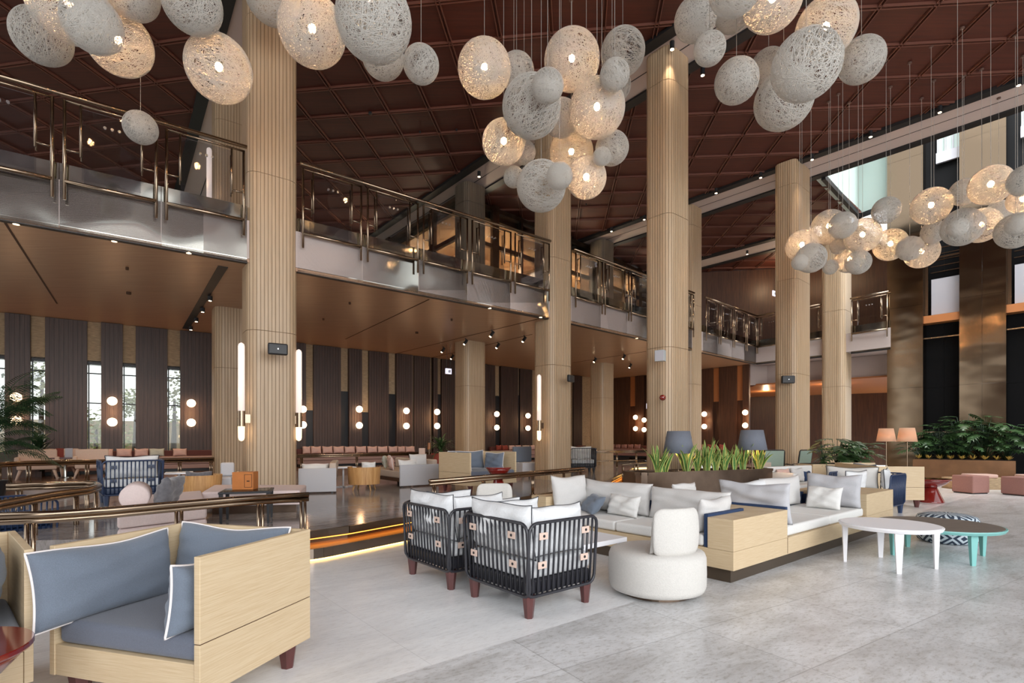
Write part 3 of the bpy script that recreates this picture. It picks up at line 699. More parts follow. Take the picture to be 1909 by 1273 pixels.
PEND = [
 (78, 68, 96, 7.6, 0, 'unlit grey string ball, leftmost of the top left lamps', GL),
 (127, 6, 134, 6.6, 1, 'large lit string ball cut by the frame edge, second from left', GL),
 (172, 44, 100, 6.0, 0, 'string ball hanging in front of two lit ones, top left', GL),
 (222, 80, 112, 7.2, 1, 'lit string ball directly above the small low-hanging one', GL),
 (246, -14, 92, 7.0, 0, 'unlit string ball cut by top edge between two lit top left balls', GL),
 (358, 6, 104, 6.8, 0, 'unlit string ball just above the lit one beside the nearest column', GL),
 (408, 128, 116, 7.6, 1, 'lit string ball overlapping the left edge of the nearest column', GL),
 (262, 238, 58, 8.2, 0, 'smallest lowest string ball in front of the left balcony railing', GL),
 (508, -8, 98, 8.6, 0, 'dim string ball behind the column top, cut by the frame', GL),
 (582, 57, 122, 7.4, 1, 'lit string ball right of the nearest column top', GL),
 (697, 38, 140, 6.4, 0, 'biggest pale unlit string ball at the top, left of centre', GL),
 (690, 0, 96, 7.9, 1, 'lit string ball showing through the biggest pale one', GL),
 (714, 106, 78, 8.6, 0, 'unlit string ball peeking out under the biggest pale one', GL),
 (785, 120, 67, 8.0, 0, 'small unlit string ball hanging alone right of the biggest pale one', GL),
 (903, 128, 100, 8.7, 1, 'lit string ball, leftmost of the middle cluster', GM),
 (963, 133, 66, 9.7, 0, 'grey string ball half hidden behind leftmost lit one of the middle cluster', GM),
 (1066, 112, 104, 9.4, 1, 'lit string ball highest in the middle cluster', GM),
 (1161, 97, 82, 9.9, 0, 'unlit string ball at the upper right of the middle cluster', GM),
 (991, 199, 110, 8.6, 0, 'large unlit string ball in the heart of the middle cluster', GM),
 (1021, 160, 60, 7.6, 0, 'small plain string ball in front of the large unlit middle one', GM),
 (1113, 202, 104, 8.4, 1, 'lit string ball below and right of the highest middle one', GM),
 (1146, 139, 55, 8.3, 0, 'small string ball in front of the upper right middle ball', GM),
 (1148, 160, 56, 10.8, 0, 'string ball glimpsed behind the small one at the middle cluster right', GM),
 (939, 265, 81, 8.9, 1, 'lit string ball at the left side, lower half of the middle cluster', GM),
 (977, 284, 44, 9.8, 0, 'little grey string ball behind the lit lower left middle one', GM),
 (1046, 220, 68, 9.6, 0, 'shadowed string ball behind the two large middle ones', GM),
 (1065, 285, 82, 9.7, 1, 'lit string ball in the low centre of the middle cluster', GM),
 (1141, 276, 62, 9.6, 0, 'grey string ball at the low right of the middle cluster', GM),
 (1093, 332, 75, 9.3, 1, 'lowest lit string ball of the middle cluster', GM),
 (1009, 347, 92, 8.9, 0, 'large unlit string ball lowest in front of the middle column', GM),
 (1043, 328, 49, 8.1, 0, 'small string ball overlapping the lowest large unlit middle one', GM),
 (958, 330, 39, 9.6, 0, 'smallest grey string ball, lower left of the middle cluster', GM),
 (1122, 292, 34, 8.9, 0, 'tiny string ball between lowest lit and low right middle balls', GM),
 (1296, 36, 76, 8.4, 0, 'grey string ball, leftmost of the top right lamps', GR),
 (1323, 91, 58, 7.7, 0, 'small string ball lowest on the left of the top right lamps', GR),
 (1371, -24, 96, 7.2, 0, 'pale string ball cut by the frame above the third column', GR),
 (1366, 26, 64, 9.2, 0, 'small grey string ball tucked under the cut pale one', GR),
 (1440, 0, 106, 8.2, 1, 'lit string ball cut by the frame, top right group', GR),
 (1373, 151, 79, 8.7, 0, 'round unlit string ball hanging between third and fourth columns', GR),
 (1433, 126, 66, 9.9, 0, 'grey string ball behind the biggest top right one, upper left of it', GR),
 (1461, 187, 104, 9.2, 0, 'unlit string ball lowest of the top right group', GR),
 (1503, 122, 122, 7.0, 0, 'biggest pale string ball in front of the top right group', GR),
 (1540, 52, 106, 8.5, 1, 'lit string ball behind and above the biggest top right one', GR),
 (1606, 112, 80, 9.0, 0, 'unlit string ball, rightmost of the top right group', GR),
 (1495, 458, 57, 12.4, 1, 'lit string ball, leftmost of the far right cluster', GF),
 (1545, 423, 62, 12.9, 1, 'lit string ball above the leftmost of the far right cluster', GF),
 (1571, 420, 48, 11.6, 0, 'grey string ball overlapping the upper lit one of the far cluster', GF),
 (1608, 439, 62, 12.2, 1, 'lit string ball fourth along the far right cluster top', GF),
 (1563, 459, 29, 12.6, 0, 'tiny grey string ball tucked among the left lit ones, far cluster', GF),
 (1660, 456, 58, 12.5, 1, 'lit string ball left of the pair that overlap at the far bronze wall', GF),
 (1512, 481, 54, 11.4, 0, 'grey string ball in front, lower left of the far cluster', GF),
 (1491, 489, 29, 10.7, 0, 'small pale string ball at the lowest left tip of the far cluster', GF),
 (1548, 498, 27, 12.4, 0, 'tiny pinkish string ball hanging lowest in front of the fifth column', GF),
 (1583, 483, 50, 13.0, 1, 'lit string ball behind the low grey one of the far cluster', GF),
 (1600, 489, 44, 11.9, 0, 'low grey string ball hanging before the far column', GF),
 (1696, 463, 44, 11.7, 0, 'grey string ball overlapping the rightmost low lit one', GF),
 (1718, 470, 58, 12.8, 1, 'lit string ball at the low right in front of the first bronze panel', GF),
 (1652, 392, 48, 12.0, 0, 'grey string ball hanging alone below the rooflight corner', GF),
 (1736, 384, 66, 11.2, 1, 'lit string ball right of the lone grey one below the rooflight', GF),
 (1797, 358, 48, 12.1, 0, 'grey string ball behind the highest lit one of the far cluster', GF),
 (1847, 345, 70, 10.1, 1, 'highest lit string ball near the right frame edge', GF),
 (1912, 336, 56, 9.3, 0, 'grey string ball cut by the right frame edge', GF),
 (1741, 432, 42, 12.4, 0, 'small pinkish string ball left of the big grey far one', GF),
 (1794, 423, 68, 10.7, 0, 'big grey string ball with a small one in front, far right', GF),
 (1785, 424, 34, 9.6, 0, 'small pale string ball in front of the big grey far right one', GF),
 (1830, 420, 62, 11.9, 1, 'lit string ball right behind the big grey far right one', GF),
 (1862, 395, 42, 12.9, 0, 'small string ball below the highest lit one, far right', GF),
 (1893, 430, 64, 10.9, 0, 'big grey string ball low at the right frame edge', GF),
 (1907, 372, 50, 11.5, 1, 'lit string ball cut by the right edge under the grey one', GF),
 (1897, 419, 38, 9.7, 0, 'small pale string ball in front of the low one at right edge', GF)]
# keep the balls clear of each other in depth (each stays on its own line of sight)
PZ = [p_[3] for p_ in PEND]
def ball(i): w_, Z_ = PEND[i][2], PZ[i]; return Vector(((PEND[i][0]-CX)/F*Z_, Z_, (HY-PEND[i][1])*Z_/F)), w_/2*Z_/F
for it in range(400):
    moved = False
    for i in range(len(PEND)):
        for j in range(i+1, len(PEND)):
            ci, ri = ball(i); cj, rj = ball(j); gap = ri+rj+.02-(ci-cj).length
            if gap > 0:
                s_ = .04 if PZ[i] < PZ[j] else -.04
                PZ[i] = min(14.5, max(4.6, PZ[i]-s_)); PZ[j] = min(14.5, max(4.6, PZ[j]+s_)); moved = True
    if not moved: break
bad = sum(1 for i in range(len(PEND)) for j in range(i+1, len(PEND)) if (ball(i)[0]-ball(j)[0]).length < ball(i)[1]+ball(j)[1])
for p_, z_ in zip(PEND, PZ): pendant(p_[0], p_[1], p_[2], z_, *p_[4:])

# ---- small spotlights on the black ceiling channels
def ceiling_spot(p, label, group='small spotlights on the ceiling channels', e=55):
    t = thing('ceiling_spotlight', label, 'spotlight', p, 0, group)
    m = MB(); m.cyl(0, 0, -.16, 0, .05, 12); m.build('housing', M['black'], t)
    m = MB(); m.cyl(0, 0, -.166, -.161, .038, 12); m.build('lens', M['spotlens'], t)
    lamp('spot_beam', tuple(Vector(p)+Vector((0, 0, -.2))), e, (1, .78, .55), 'SPOT', radius=.04, aim=tuple(Vector(p)+Vector((0, 0, -5))), spot=1.3)
spx = [(1253, 84), (1418, 326), (1335, 355), (1514, 292), (1623, 249), (1752, 203), (1899, 152), (893, 324), (1310, 133), (1201, 405), (1140, 427), (1393, 470)]
sn = ['at the top of the column with the grey speaker', 'second from the fourth column, in line on the pale strip', 'flaring brightest between third and fourth column', 'just left of the fourth column top',
      'first beyond the fourth column toward the right', 'third from the right end of the long strip', 'nearest the right edge of the ceiling', 'left of the dark balcony column top', 'right behind the third column top',
      'left of the third column over the balcony', 'above the dark column right of the middle', 'on the lower strip behind the fourth column']
for (x, y), s_ in zip(spx, sn):
    p = at(x, y, ZC-.12); ceiling_spot((p.x, p.y, ZC-.05), 'black ceiling spotlight '+s_)
# ---- track spots below the soffit
for (x, y, s_) in ((826, 651, 'left of the plant column'), (868, 636, 'beside the top of the plant column'), (917, 621, 'first right of the plant column'), (928, 643, 'second right of the plant column'), (977, 631, 'next to the middle column'),
                  (843, 664, 'behind the hanging exit sign'), (1109, 670, 'on top of the column right of the middle'), (1163, 664, 'lit, near the third column'), (1175, 681, 'lower right near the third column')):
    p = at(x, y, ZS-.10); t = thing('track_spotlight', 'black track spotlight under the balcony, '+s_, 'spotlight', (p.x, p.y, ZS), .5, 'track spotlights below the balcony')
    m = MB(); m.T = Matrix.Translation((0, 0, -.13)) @ Matrix.Rotation(.6, 4, 'Y'); m.cyl(0, 0, -.09, .09, .045, 12); m.build('housing', M['black'], t)
    m = MB(); m.T = Matrix.Translation((0, 0, -.13)) @ Matrix.Rotation(.6, 4, 'Y'); m.cyl(0, 0, -.095, -.091, .034, 12); m.build('lens', M['spotlens'], t)
    m = MB(); m.cyl(0, 0, -.05, 0, .015, 8); m.build('bracket', M['black'], t)
# recessed track slot beside the near column and grooves in the soffit
m = MB(); a_ = at(425, 498, ZS); b_ = at(352, 613, ZS); m.wall(a_, b_, ZS-.012, ZS-.002, .16, 1); struct(m.build('trim_9', M['black']))
m = MB()
for (x0, y0, x1, y1) in ((372, 488, 0, 0), ): pass
for (p0, p1) in (((12, 415), (108, 566)), ((801, 558), (645, 632)), ((1010, 593), (735, 660)), ((993, 623), (800, 668)), ((1205, 655), (1068, 676))):
    a_ = at(p0[0], p0[1], ZS); b_ = at(p1[0], p1[1], ZS); m.wall(a_, b_, ZS-.006, ZS-.001, .03, 1)
struct(m.build('trim_10', M['oak_dark_gap']))
a_ = at(425, 498, ZS); b_ = at(352, 613, ZS)
for k, s_ in enumerate(('first', 'second', 'third', 'farthest')):
    p = a_.lerp(b_, .35+.19*k); t = thing('track_spotlight', s_+' small spotlight in the black slot beside the nearest column', 'spotlight', (p.x, p.y, ZS-.02), 0, 'spotlights in the black soffit slot')
    m = MB(); m.cyl(0, 0, -.10, 0, .05, 12); m.build('housing', M['black'], t); m = MB(); m.cyl(0, 0, -.105, -.1, .03, 12); m.build('lens', M['spotlens'], t)
# recessed downlights near the soffit edge and further in (light for the lounge)
dl = [(30, 416), (213, 448), (352, 470), (480, 500), (913, 573), (1187, 629), (1008, 590), (1605, 664)]
for k, (x, y) in enumerate(dl[:7]):
    p = at(x, y+1.5, ZS-.006); o = MB().cyl(p.x, p.y, ZS-.014, ZS-.002, .04, 16).build('downlight', M['downlens'])
    tag(o, 'recessed round downlight at the soffit edge, '+['leftmost at the frame edge', 'below the second post of the left railing', 'between left railing and nearest column', 'by the foot of the nearest column railing', 'third from the middle column', 'just left of the column with the grey speaker', 'close to the middle column'][k], 'downlight', 'downlights along the balcony edge')
for i, u, v in ((0, 3.5, 2.5), (0, 6, 5.5), (1, -1.5, 1.6), (1, -2, 6), (1, 2, 2.2), (1, 4.5, 3), (1, 2, 5.8), (1, 5, 6.2), (2, -1, 2), (2, 2.5, 2.5), (2, 4.8, 4.5), (2, 2, 6), (3, -1.2, 2), (3, 1.5, 2.5), (3, 2.5, 5)):
    p = stn(i, u, v); lamp('downlight_beam', (p.x, p.y, ZS-.03), 70, (1, .76, .5), 'SPOT', radius=.05, aim=(p.x, p.y, 0), spot=1.9)
for i, u, v in ((2, 1.2, 10.0), (2, 2.0, 6.6), (2, 5, 6.6), (3, 1.5, 6.8), (3, 4.2, 7.0)):
    p = stn(i, u, v); lamp('upper_room_light', (p.x, p.y, 8.2), 330, (1, .78, .55), 'POINT', radius=.2)
for x, y_ in ((12.2, 23.2), (13.6, 22.5), (12.5, 26)): lamp('corridor_light', (x, y_, 3.4), 45, (1, .70, .42), 'POINT', radius=.1)
lamp('balcony_end_light', (13.2, 23.2, 8.9), 60, (1, .7, .42), 'POINT', radius=.1)
lamp('balcony_end_light', (12.4, 24.6, 8.9), 50, (1, .7, .42), 'POINT', radius=.1)

# ---- opal globe lamps in pairs on the dark panels
def globe_pair(p, zz, side, who, r=.105):
    for z, nm in zip(zz, ('upper', 'lower')):
        t = thing('globe_wall_lamp', nm+' round glowing lamp '+who, 'wall lamp', (p.x, p.y, z), math.atan2(side.y, side.x), 'round wall lamps on the dark panels')
        m = MB(); m.sphere((.12, 0, 0), r, 18, 10); m.build('globe', M['globe'], t, smooth=True)
        m = MB(); m.T = Matrix.Rotation(PI/2, 4, 'Y'); m.cyl(0, 0, -.02, .05, .07, 14); m.build('wall_plate', M['bronze'], t)
    q_ = p+side*.30; lamp('globe_glow', (q_.x, q_.y, sum(zz)/2), 6, (1, .52, .24), 'POINT', radius=.08)
gp = [(34, 741, 784, 'behind the palm at the far left'), (210, 748, 787, 'on the panel left of the bright windows'), (355, 752, 788, 'on the panel nearest the left tall column'), (560, 763, 792, 'just right of the nearest tall column'),
      (664, 763, 793, 'on the narrow panel between nearest and middle columns'), (751, 766, 794, 'beside the dark corner panel'), (807, 768, 794, 'over the plant group'), (918, 772, 797, 'first right of the plant column'), (976, 775, 798, 'left of the middle column')]
for x, y0, y1, s_ in gp:
    p, d = wall_hit(x); n_ = nin(d); p = p+n_*.17; rr = p.y
    globe_pair(p, [CH+(HY-y)*rr/F for y in (y0, y1)], n_, s_, .115)
for x, y0, y1, s_ in ((1191, 778, 799, 'left of the column with the grey speaker'), (1207, 783, 801, 'touching the column with the grey speaker'), (1319, 772, 795, 'right of the column with the grey speaker'), (1395, 769, 793, 'under the balcony corner above the right slate lamp')):
    p, d = end_hit(x); n_ = Vector((-.76, -.65, 0)); p = p+n_*.16; rr = p.y
    globe_pair(p, [CH+(HY-y)*rr/F for y in (y0, y1)], n_, s_, .115)

# ---- glass tube wall lamps on the columns
def tube_lamp(p, ang, z0, label, full=True):
    t = thing('glass_tube_wall_lamp', label, 'wall lamp', (p.x, p.y, z0), rad(ang), 'glass tube lamps on the columns')
    m = MB(); m.lathe([(.01, 0), (.04, .02), (.052, .06), (.055, .26)], (0, 0), 16); m.build('lower_glass', M['tube_low'], t, smooth=True)
    m = MB(); m.cyl(0, 0, .26, .53, .062, 18); m.bb(-.02, 0, .32, .02, .14, .47); m.build('band', M['bronze'], t, smooth=False)
    m = MB(); m.lathe([(.055, .53), (.055, 1.66), (.045, 1.70), (.012, 1.725)], (0, 0), 16); m.build('upper_glass', M['tube_hi'], t, smooth=True)
    lamp('tube_glow', (0, -.02, .15), 9, (1, .62, .3), 'POINT', radius=.07, parent=t); lamp('tube_glow', (0, -.02, .75), 7, (1, .62, .3), 'POINT', radius=.07, parent=t)
tube_lamp(on(450, 9.25, z=0), TH[1]+90+180, 1.31, 'tall glass tube lamp on the left side of the nearest column')
tube_lamp(on(557, 9.95, z=0), TH[1]+90, 1.31, 'tall glass tube lamp on the right side of the nearest column')
tube_lamp(on(1005, 13.75, z=0), TH[2]-90, 1.30, 'tall glass tube lamp on the left side of the middle column')
tube_lamp(on(390, 12.2, z=0), TH[1]-90, 6.35, 'glass tube lamp on the balcony column, seen through the left railing')

# ---- speakers, alarm, signs
def speaker(p, ang, s, label):
    t = thing('wall_speaker', label, 'speaker', p, rad(ang), 'black speakers on the columns')
    m = MB(); m.bb(-.16*s, -.12*s, -.10*s, .16*s, -.02*s, .10*s); m.build('cabinet', M['black'], t, bevel=.025*s)
    m = MB(); m.bb(-.03, -.02*s, -.03, .03, .03, .03); m.build('bracket', M['black'], t)
    m = MB(); m.T = Matrix.Translation((0, -.121*s, 0)) @ Matrix.Rotation(PI/2, 4, 'X'); m.cyl(0, 0, 0, .004, .010*s, 10); m.build('emblem', M['disc'], t)
speaker(tuple(on(517, 9.28, 652)), 30, 1.0, 'black speaker on the nearest column')
speaker(tuple(on(1060, 13.75, 706)), 58, .9, 'black speaker angled on the middle column')
speaker(tuple(on(1467, 15.62, 708)), -5, 1.15, 'black speaker on the fourth column')
q = on(1232, 10.98, 664); t = thing('box_speaker', 'grey square loudspeaker on the third column', 'speaker', tuple(q), rad(TH[2]-90+20)); m = MB(); m.bb(-.10, -.12, -.115, .10, .03, .115); m.build('cabinet', M['grey_metal'], t, bevel=.01); m = MB(); m.bb(-.085, -.125, -.10, .085, -.119, .10); m.build('grille', M['opal_panel'], t)
q = on(1235, 10.98, 741); t = thing('alarm_bell', 'red round fire alarm bell on the third column', 'alarm', tuple(q), rad(TH[2]-90+20)); m = MB(); m.T = Matrix.Rotation(PI/2, 4, 'X'); m.lathe([(.055, -.02), (.055, .04), (.04, .06), (.01, .07)], (0, 0), 18); m.build('dome', M['red'], t, smooth=True); m = MB(); m.T = Matrix.Rotation(PI/2, 4, 'X'); m.cyl(0, 0, -.05, -.02, .062, 16); m.build('base', M['red'], t)
def exit_sign(p, w, h, label, drop=.6, ang=38):
    t = thing('exit_sign', label, 'sign', p, rad(ang), 'lit signs hanging from the ceiling')
    m = MB(); m.bb(-w/2, -.02, -h/2, w/2, .02, h/2); m.build('panel', M['sign'], t)
    m = MB(); m.tube([(-w*.3, 0, h/2), (-w*.3, 0, h/2+drop)], .006, 6); m.tube([(w*.3, 0, h/2), (w*.3, 0, h/2+drop)], .006, 6); m.build('hanger', M['black'], t)
    m = MB(); m.bb(-w*.08, -.024, -h*.25, w*.05, -.021, h*.2); m.bb(w*.1, -.024, -h*.25, w*.3, -.021, h*.25); m.build('pictogram', M['grey_metal'], t)
p = on(836, 17.6, 692); exit_sign(tuple(p), .22, .18, 'small white hanging exit sign left of the plant column', ZS-p.z-.09)
p = on(1209, 20.5, 757); exit_sign(tuple(p), .22, .2, 'small white exit sign beside the column with the grey speaker', ZS-p.z-.1)
p = on(1443, 22.6, 547); exit_sign(tuple(p), .25, .22, 'small lit exit sign on the balcony left of the fourth column', .9)
# small sprinklers and detectors on soffit and ceiling
for k, (x, y, zz) in enumerate(((237, 499, ZS), (240, 545, ZS), (652, 564, ZS), (603, 594, ZS), (777, 619, ZS), (842, 595, ZS), (690, 210, ZC), (783, 245, ZC), (851, 241, ZC), (1124, 553, ZS), (1093, 380, ZC))):
    p = at(x, y, zz-.01); o = MB().cyl(p.x, p.y, zz-.05, zz-.002, .045 if k in (1, 4, 6) else .025, 12).build('smoke_detector', M['oak_dark_gap'] if zz == ZS else M['black'])
    if k in (1, 4, 6): tag(o, ['', 'round detector on the soffit at left, largest there', '', '', 'round detector on the soffit between nearest and middle columns', '', 'round detector on the red ceiling left of the middle lamps'][k], 'detector')
    else: tag(o, 'tiny sprinkler head '+{0: 'nearest the left frame edge in the soffit', 2: 'in the soffit right of the nearest column, upper one', 3: 'in the soffit right of the nearest column, lower one', 5: 'in the soffit just under the balcony fascia, before the middle column', 7: 'in the red ceiling above the round dark detector', 8: 'in the red ceiling left of the middle lamps', 9: 'in the soffit left of the third column', 10: 'in the red ceiling under the middle lamp cluster'}[k], 'sprinkler', 'sprinkler heads in soffit' if zz == ZS else 'sprinkler heads in red ceiling')

# ================================================================ SOFT FURNISHINGS
def cushion_mb(w, h, t, seed=0, wr=.012, n=18, box=False, pts=None):
    """upright pillow, centred on x and y, standing on z=0; box=True for a squarer upholstered block"""
    rnd = random.Random(seed); ph = [rnd.uniform(0, 6.28) for _ in range(8)]; m = MB(); idx = {}
    k = .05 if not box else .0
    def P_(i, j, s):
        x = -1+2*i/n; y = -1+2*j/n
        x = math.sin(x*PI/2)*.35+x*.65; y = math.sin(y*PI/2)*.35+y*.65
        X = w/2*x*(1-k*(1-y*y)*(1 if abs(x) > 0 else 0)); Z = h/2*y*(1-k*1.4*(1-x*x))
        e = max(0, (1-abs(x)**(3.2 if not box else 9))*(1-abs(y)**(3.2 if not box else 9)))
        T = t/2*e**(.5 if not box else .35)
        wv = wr*(math.sin(5*x+3*y+ph[0])+math.sin(9*y-4*x+ph[1])*.6+math.sin(13*x+ph[2])*abs(y)**2*.8+math.sin(15*y+ph[3])*abs(x)**2*.8)*e**.5
        sag = -.02*h*(1-x*x)*(y > 0)*y if not box else 0
        return (X, s*(T+wv*(1 if s > 0 else .6))*(1 if e > 0 else 0), Z+h/2+sag+wr*.6*math.sin(4*x+ph[4])*max(0, y))
    def vid(i, j, s):
        edge_ = i in (0, n) or j in (0, n); key = (i, j, 0 if edge_ else s)
        if key not in idx: idx[key] = len(m.v); m.v.append(P_(i, j, s if not edge_ else 1))
        return idx[key]
    for s in (1, -1):
        for i in range(n):
            for j in range(n):
                q = [vid(i, j, s), vid(i+1, j, s), vid(i+1, j+1, s), vid(i, j+1, s)]
                if s > 0: q = q[::-1]
                m.f.append(tuple(q)); m.mi.append(0)
    rim = [m.v[vid(i, 0, 1)] for i in range(n)]+[m.v[vid(n, j, 1)] for j in range(n)]+[m.v[vid(i, n, 1)] for i in range(n, 0, -1)]+[m.v[vid(0, j, 1)] for j in range(n, 0, -1)]
    return m, rim
def pillow(p, rz, w, h, t, mat, label, tilt=0, roll=0, piping=None, group=None, seed=0, wr=.012, name='cushion', cat='cushion', n=16, box=False, pr=.006):
    m, rim = cushion_mb(w, h, t, seed, wr, n, box); o = m.build(name, M[mat] if isinstance(mat, str) else mat, smooth=True)
    o.location = p; o.rotation_euler = Euler((rad(tilt), rad(roll), rad(rz)), 'XYZ'); tag(o, label, cat, group)
    if piping: q = MB(); q.tube(rim, pr, 6, closed=True); q.build('piping', M[piping], o, smooth=True)
    return o

# ================================================================ FURNITURE
def leg_taper(m, x, y, z0, z1, a=.055, b=.035, n=6):
    m.lathe([(b, z0), (a, z1)], (x, y), n)
def box_sofa(name, label, loc, rz, w=.96, d=.79, group=None, seat='fabric_seat', sides=(1, 1)):
    """oak-panelled sofa open at the front (-y); origin at the centre of its footprint"""
    t = thing(name, label, 'sofa', loc, rz, group); T = .035; zt_, zb, zm = .806, .15, .40
    for s, x0, x1 in ((0, -w/2, -w/2+T), (1, w/2-T, w/2)):
        if sides[s]:
            m = MB(); m.bb(x0, -d/2, zb, x1, d/2, zm-.002); m.bb(x0, -d/2, zm+.002, x1, d/2, zt_); p = m.build('side_panel', M['oak'], t, bevel=.003)
            m = MB(); m.bb(x0+.003, -d/2+.003, zm-.003, x1-.003, d/2-.003, zm+.003); m.build('joint', M['oak_dark_gap'], p)
    m = MB(); m.bb(-w/2+T, d/2-T, zb, w/2-T, d/2, zt_); m.build('back_panel', M['oak'], t, bevel=.003)
    m = MB(); m.bb(-w/2+T+.001, -d/2+.005, zb, w/2-T-.001, d/2-T-.001, .305); m.build('seat_base', M['oak'], t, bevel=.003)
    m = MB(); m.bb(-w/2+T+.004, -d/2+.012, .307, w/2-T-.004, d/2-T-.004, .43); m.build('seat_cushion', M[seat], t, bevel=.035, seg=4)
    for sx in (-1, 1):
        for sy in (-1, 1):
            m = MB(); leg_taper(m, sx*(w/2-.09), sy*(d/2-.09), 0, zb, .058, .035); m.build('leg', M['mahog'], t)
    return t
def cage_chair(name, label, loc, rz, frame='char_frame', group=None, tabs='leather', cush='fabric_cotton', pipe='piping_black', leg='mahog', w=.82, d=.74, h=.72, base='char_frame'):
    """armchair with a barred cage on three sides; back along +y, open toward -y"""
    t = thing(name, label, 'armchair', loc, rz, group); zb = .165; r = .011
    def side(p0, p1, nb, who):
        a = Vector(p0); b = Vector(p1); L = (b-a).length; e = (b-a).normalized(); out = Vector((e.y, -e.x, 0)); m = MB(); fl = .035   # top leans out
        def pt(x, z): return a+e*x+out*(-.02+fl*(z-zb)/(h-zb))+Vector((0, 0, z))
        c = .07; path = []
        for cx, cz, a0 in ((L-c, h-c, 0), (c, h-c, 90), (c, zb+c, 180), (L-c, zb+c, 270)):
            for i in range(5): q = rad(a0+i*22.5); path.append(pt(cx+c*math.cos(q), cz+c*math.sin(q)))
        m.tube(path, .013, 8, closed=True); fr = m.build('cage_frame', M[frame], t, smooth=True)
        m = MB()
        for k in range(1, nb):
            x = L*k/nb; m.tube([pt(x, zb+.01), pt(x, h-.01)], .0095, 6)
        m.build('bars', M[frame], fr, smooth=True)
        if tabs:
            for x in (L*.18, L*.80):
                for z in (h-.10, h-.32):
                    m = MB(); q = pt(x, z)+out*.016; m.T = Matrix.Translation(q) @ Matrix.Rotation(math.atan2(e.y, e.x), 4, 'Z'); m.bb(-.045, -.004, -.027, .042, .004, .027); tb = m.build('leather_tab', M[tabs], t, bevel=.003)
                    m = MB(); m.T = Matrix.Translation(pt(x, z)+out*.021) @ Matrix.Rotation(math.atan2(e.y, e.x), 4, 'Z') @ Matrix.Rotation(PI/2, 4, 'X'); m.cyl(0, 0, -.003, .003, .011, 10); m.build('stud', M['black'], tb)
    side((w/2, d/2, 0), (-w/2, d/2, 0), 15, 0)
    side((-w/2, d/2, 0), (-w/2, -d/2, 0), 14, 1); side((w/2, -d/2, 0), (w/2, d/2, 0), 14, 2)
    m = MB(); m.bb(-w/2+.03, -d/2+.03, zb+.01, w/2-.03, d/2-.03, .285); m.build('seat_base', M[base], t, bevel=.02)
    m = MB(); m.bb(-w/2+.035, -d/2+.02, .287, w/2-.035, d/2-.035, .42); m.build('seat_cushion', M[cush], t, bevel=.035, seg=3)
    for sx in (-1, 1):
        for sy in (-1, 1):
            m = MB(); leg_taper(m, sx*(w/2-.06), sy*(d/2-.06), 0, zb+.01, .052, .033, 6); m.build('leg', M[leg], t)
    return t
def loc2w(t_loc, rz, x, y, z=0):
    c, s = math.cos(rz), math.sin(rz); return (t_loc[0]+c*x-s*y, t_loc[1]+s*x+c*y, t_loc[2]+z)

# ---- foreground oak sofa with slate cushions
SL = (-1.787, 2.94, 0); SR = rad(-16)
box_sofa('oak_panel_sofa', 'oak panelled sofa with slate blue cushions in the foreground', SL, SR)
def sp(x, y, z=0): return loc2w(SL, SR, x, y, z)
pillow(sp(-.350, -.170, .412), 90-16-2, .74, .39, .19, 'fabric_blue', 'long slate blue cushion against the left side of the foreground sofa', tilt=-9, piping='piping_white', seed=3, wr=.010, n=26)
pillow(sp(-.03, .262, .432), -16, .82, .39, .18, 'fabric_blue', 'slate blue cushion against the back panel of the foreground sofa', tilt=-12, piping='piping_white', seed=5, wr=.014, n=26)
pillow(sp(.315, -.13, .425), 90-16, .60, .34, .19, 'fabric_blue', 'slate blue cushion inside the right side of the foreground sofa', tilt=6, piping='piping_white', seed=8, wr=.014, n=26)
# second oak sofa at the left edge
S2L = (-2.98, 2.52, 0); S2R = rad(48)
box_sofa('oak_panel_sofa', 'oak panelled sofa cut by the left edge, behind the red table', S2L, S2R)
pillow(loc2w(S2L, S2R, .27, -.1, .432), 48+90, .66, .42, .17, 'fabric_blue', 'slate blue cushion on the sofa at the left edge', tilt=8, piping='piping_white', seed=12, wr=.012, n=24)
pillow(loc2w(S2L, S2R, -.05, .26, .432), 48, .6, .42, .16, 'fabric_blue', 'slate blue cushion at the back of the left edge sofa', tilt=-10, piping='piping_white', seed=13)
def bowl_table(label, loc, r, h, group='red lacquer pedestal tables'):
    t = thing('bowl_table', label, 'side table', loc, 0, group)
    m = MB(); m.lathe([(r*.985, h-.028), (r, h-.02), (r, h-.004), (r*.99, h)], (0, 0), 48); m.build('table_top', M['red'], t, smooth=False)
    m = MB(); m.lathe([(r*.30, h-.19), (r*.50, h-.16), (r*.72, h-.11), (r*.86, h-.06), (r*.92, h-.03)], (0, 0), 40); m.build('bowl', M['red'], t, smooth=True)
    m = MB(); m.lathe([(r*.68, 0), (r*.66, .02), (r*.34, h-.2), (r*.30, h-.188)], (0, 0), 36); m.build('pedestal', M['red'], t, smooth=True)
    return t
bowl_table('glossy red table at the lower left corner', (-2.30, 2.10, 0), .30, .50)
# ---- two charcoal cage chairs seen from behind
def cc(label, c, ang, **k): return cage_chair('cage_armchair', label, (c.x, c.y, 0), rad(ang), **k)
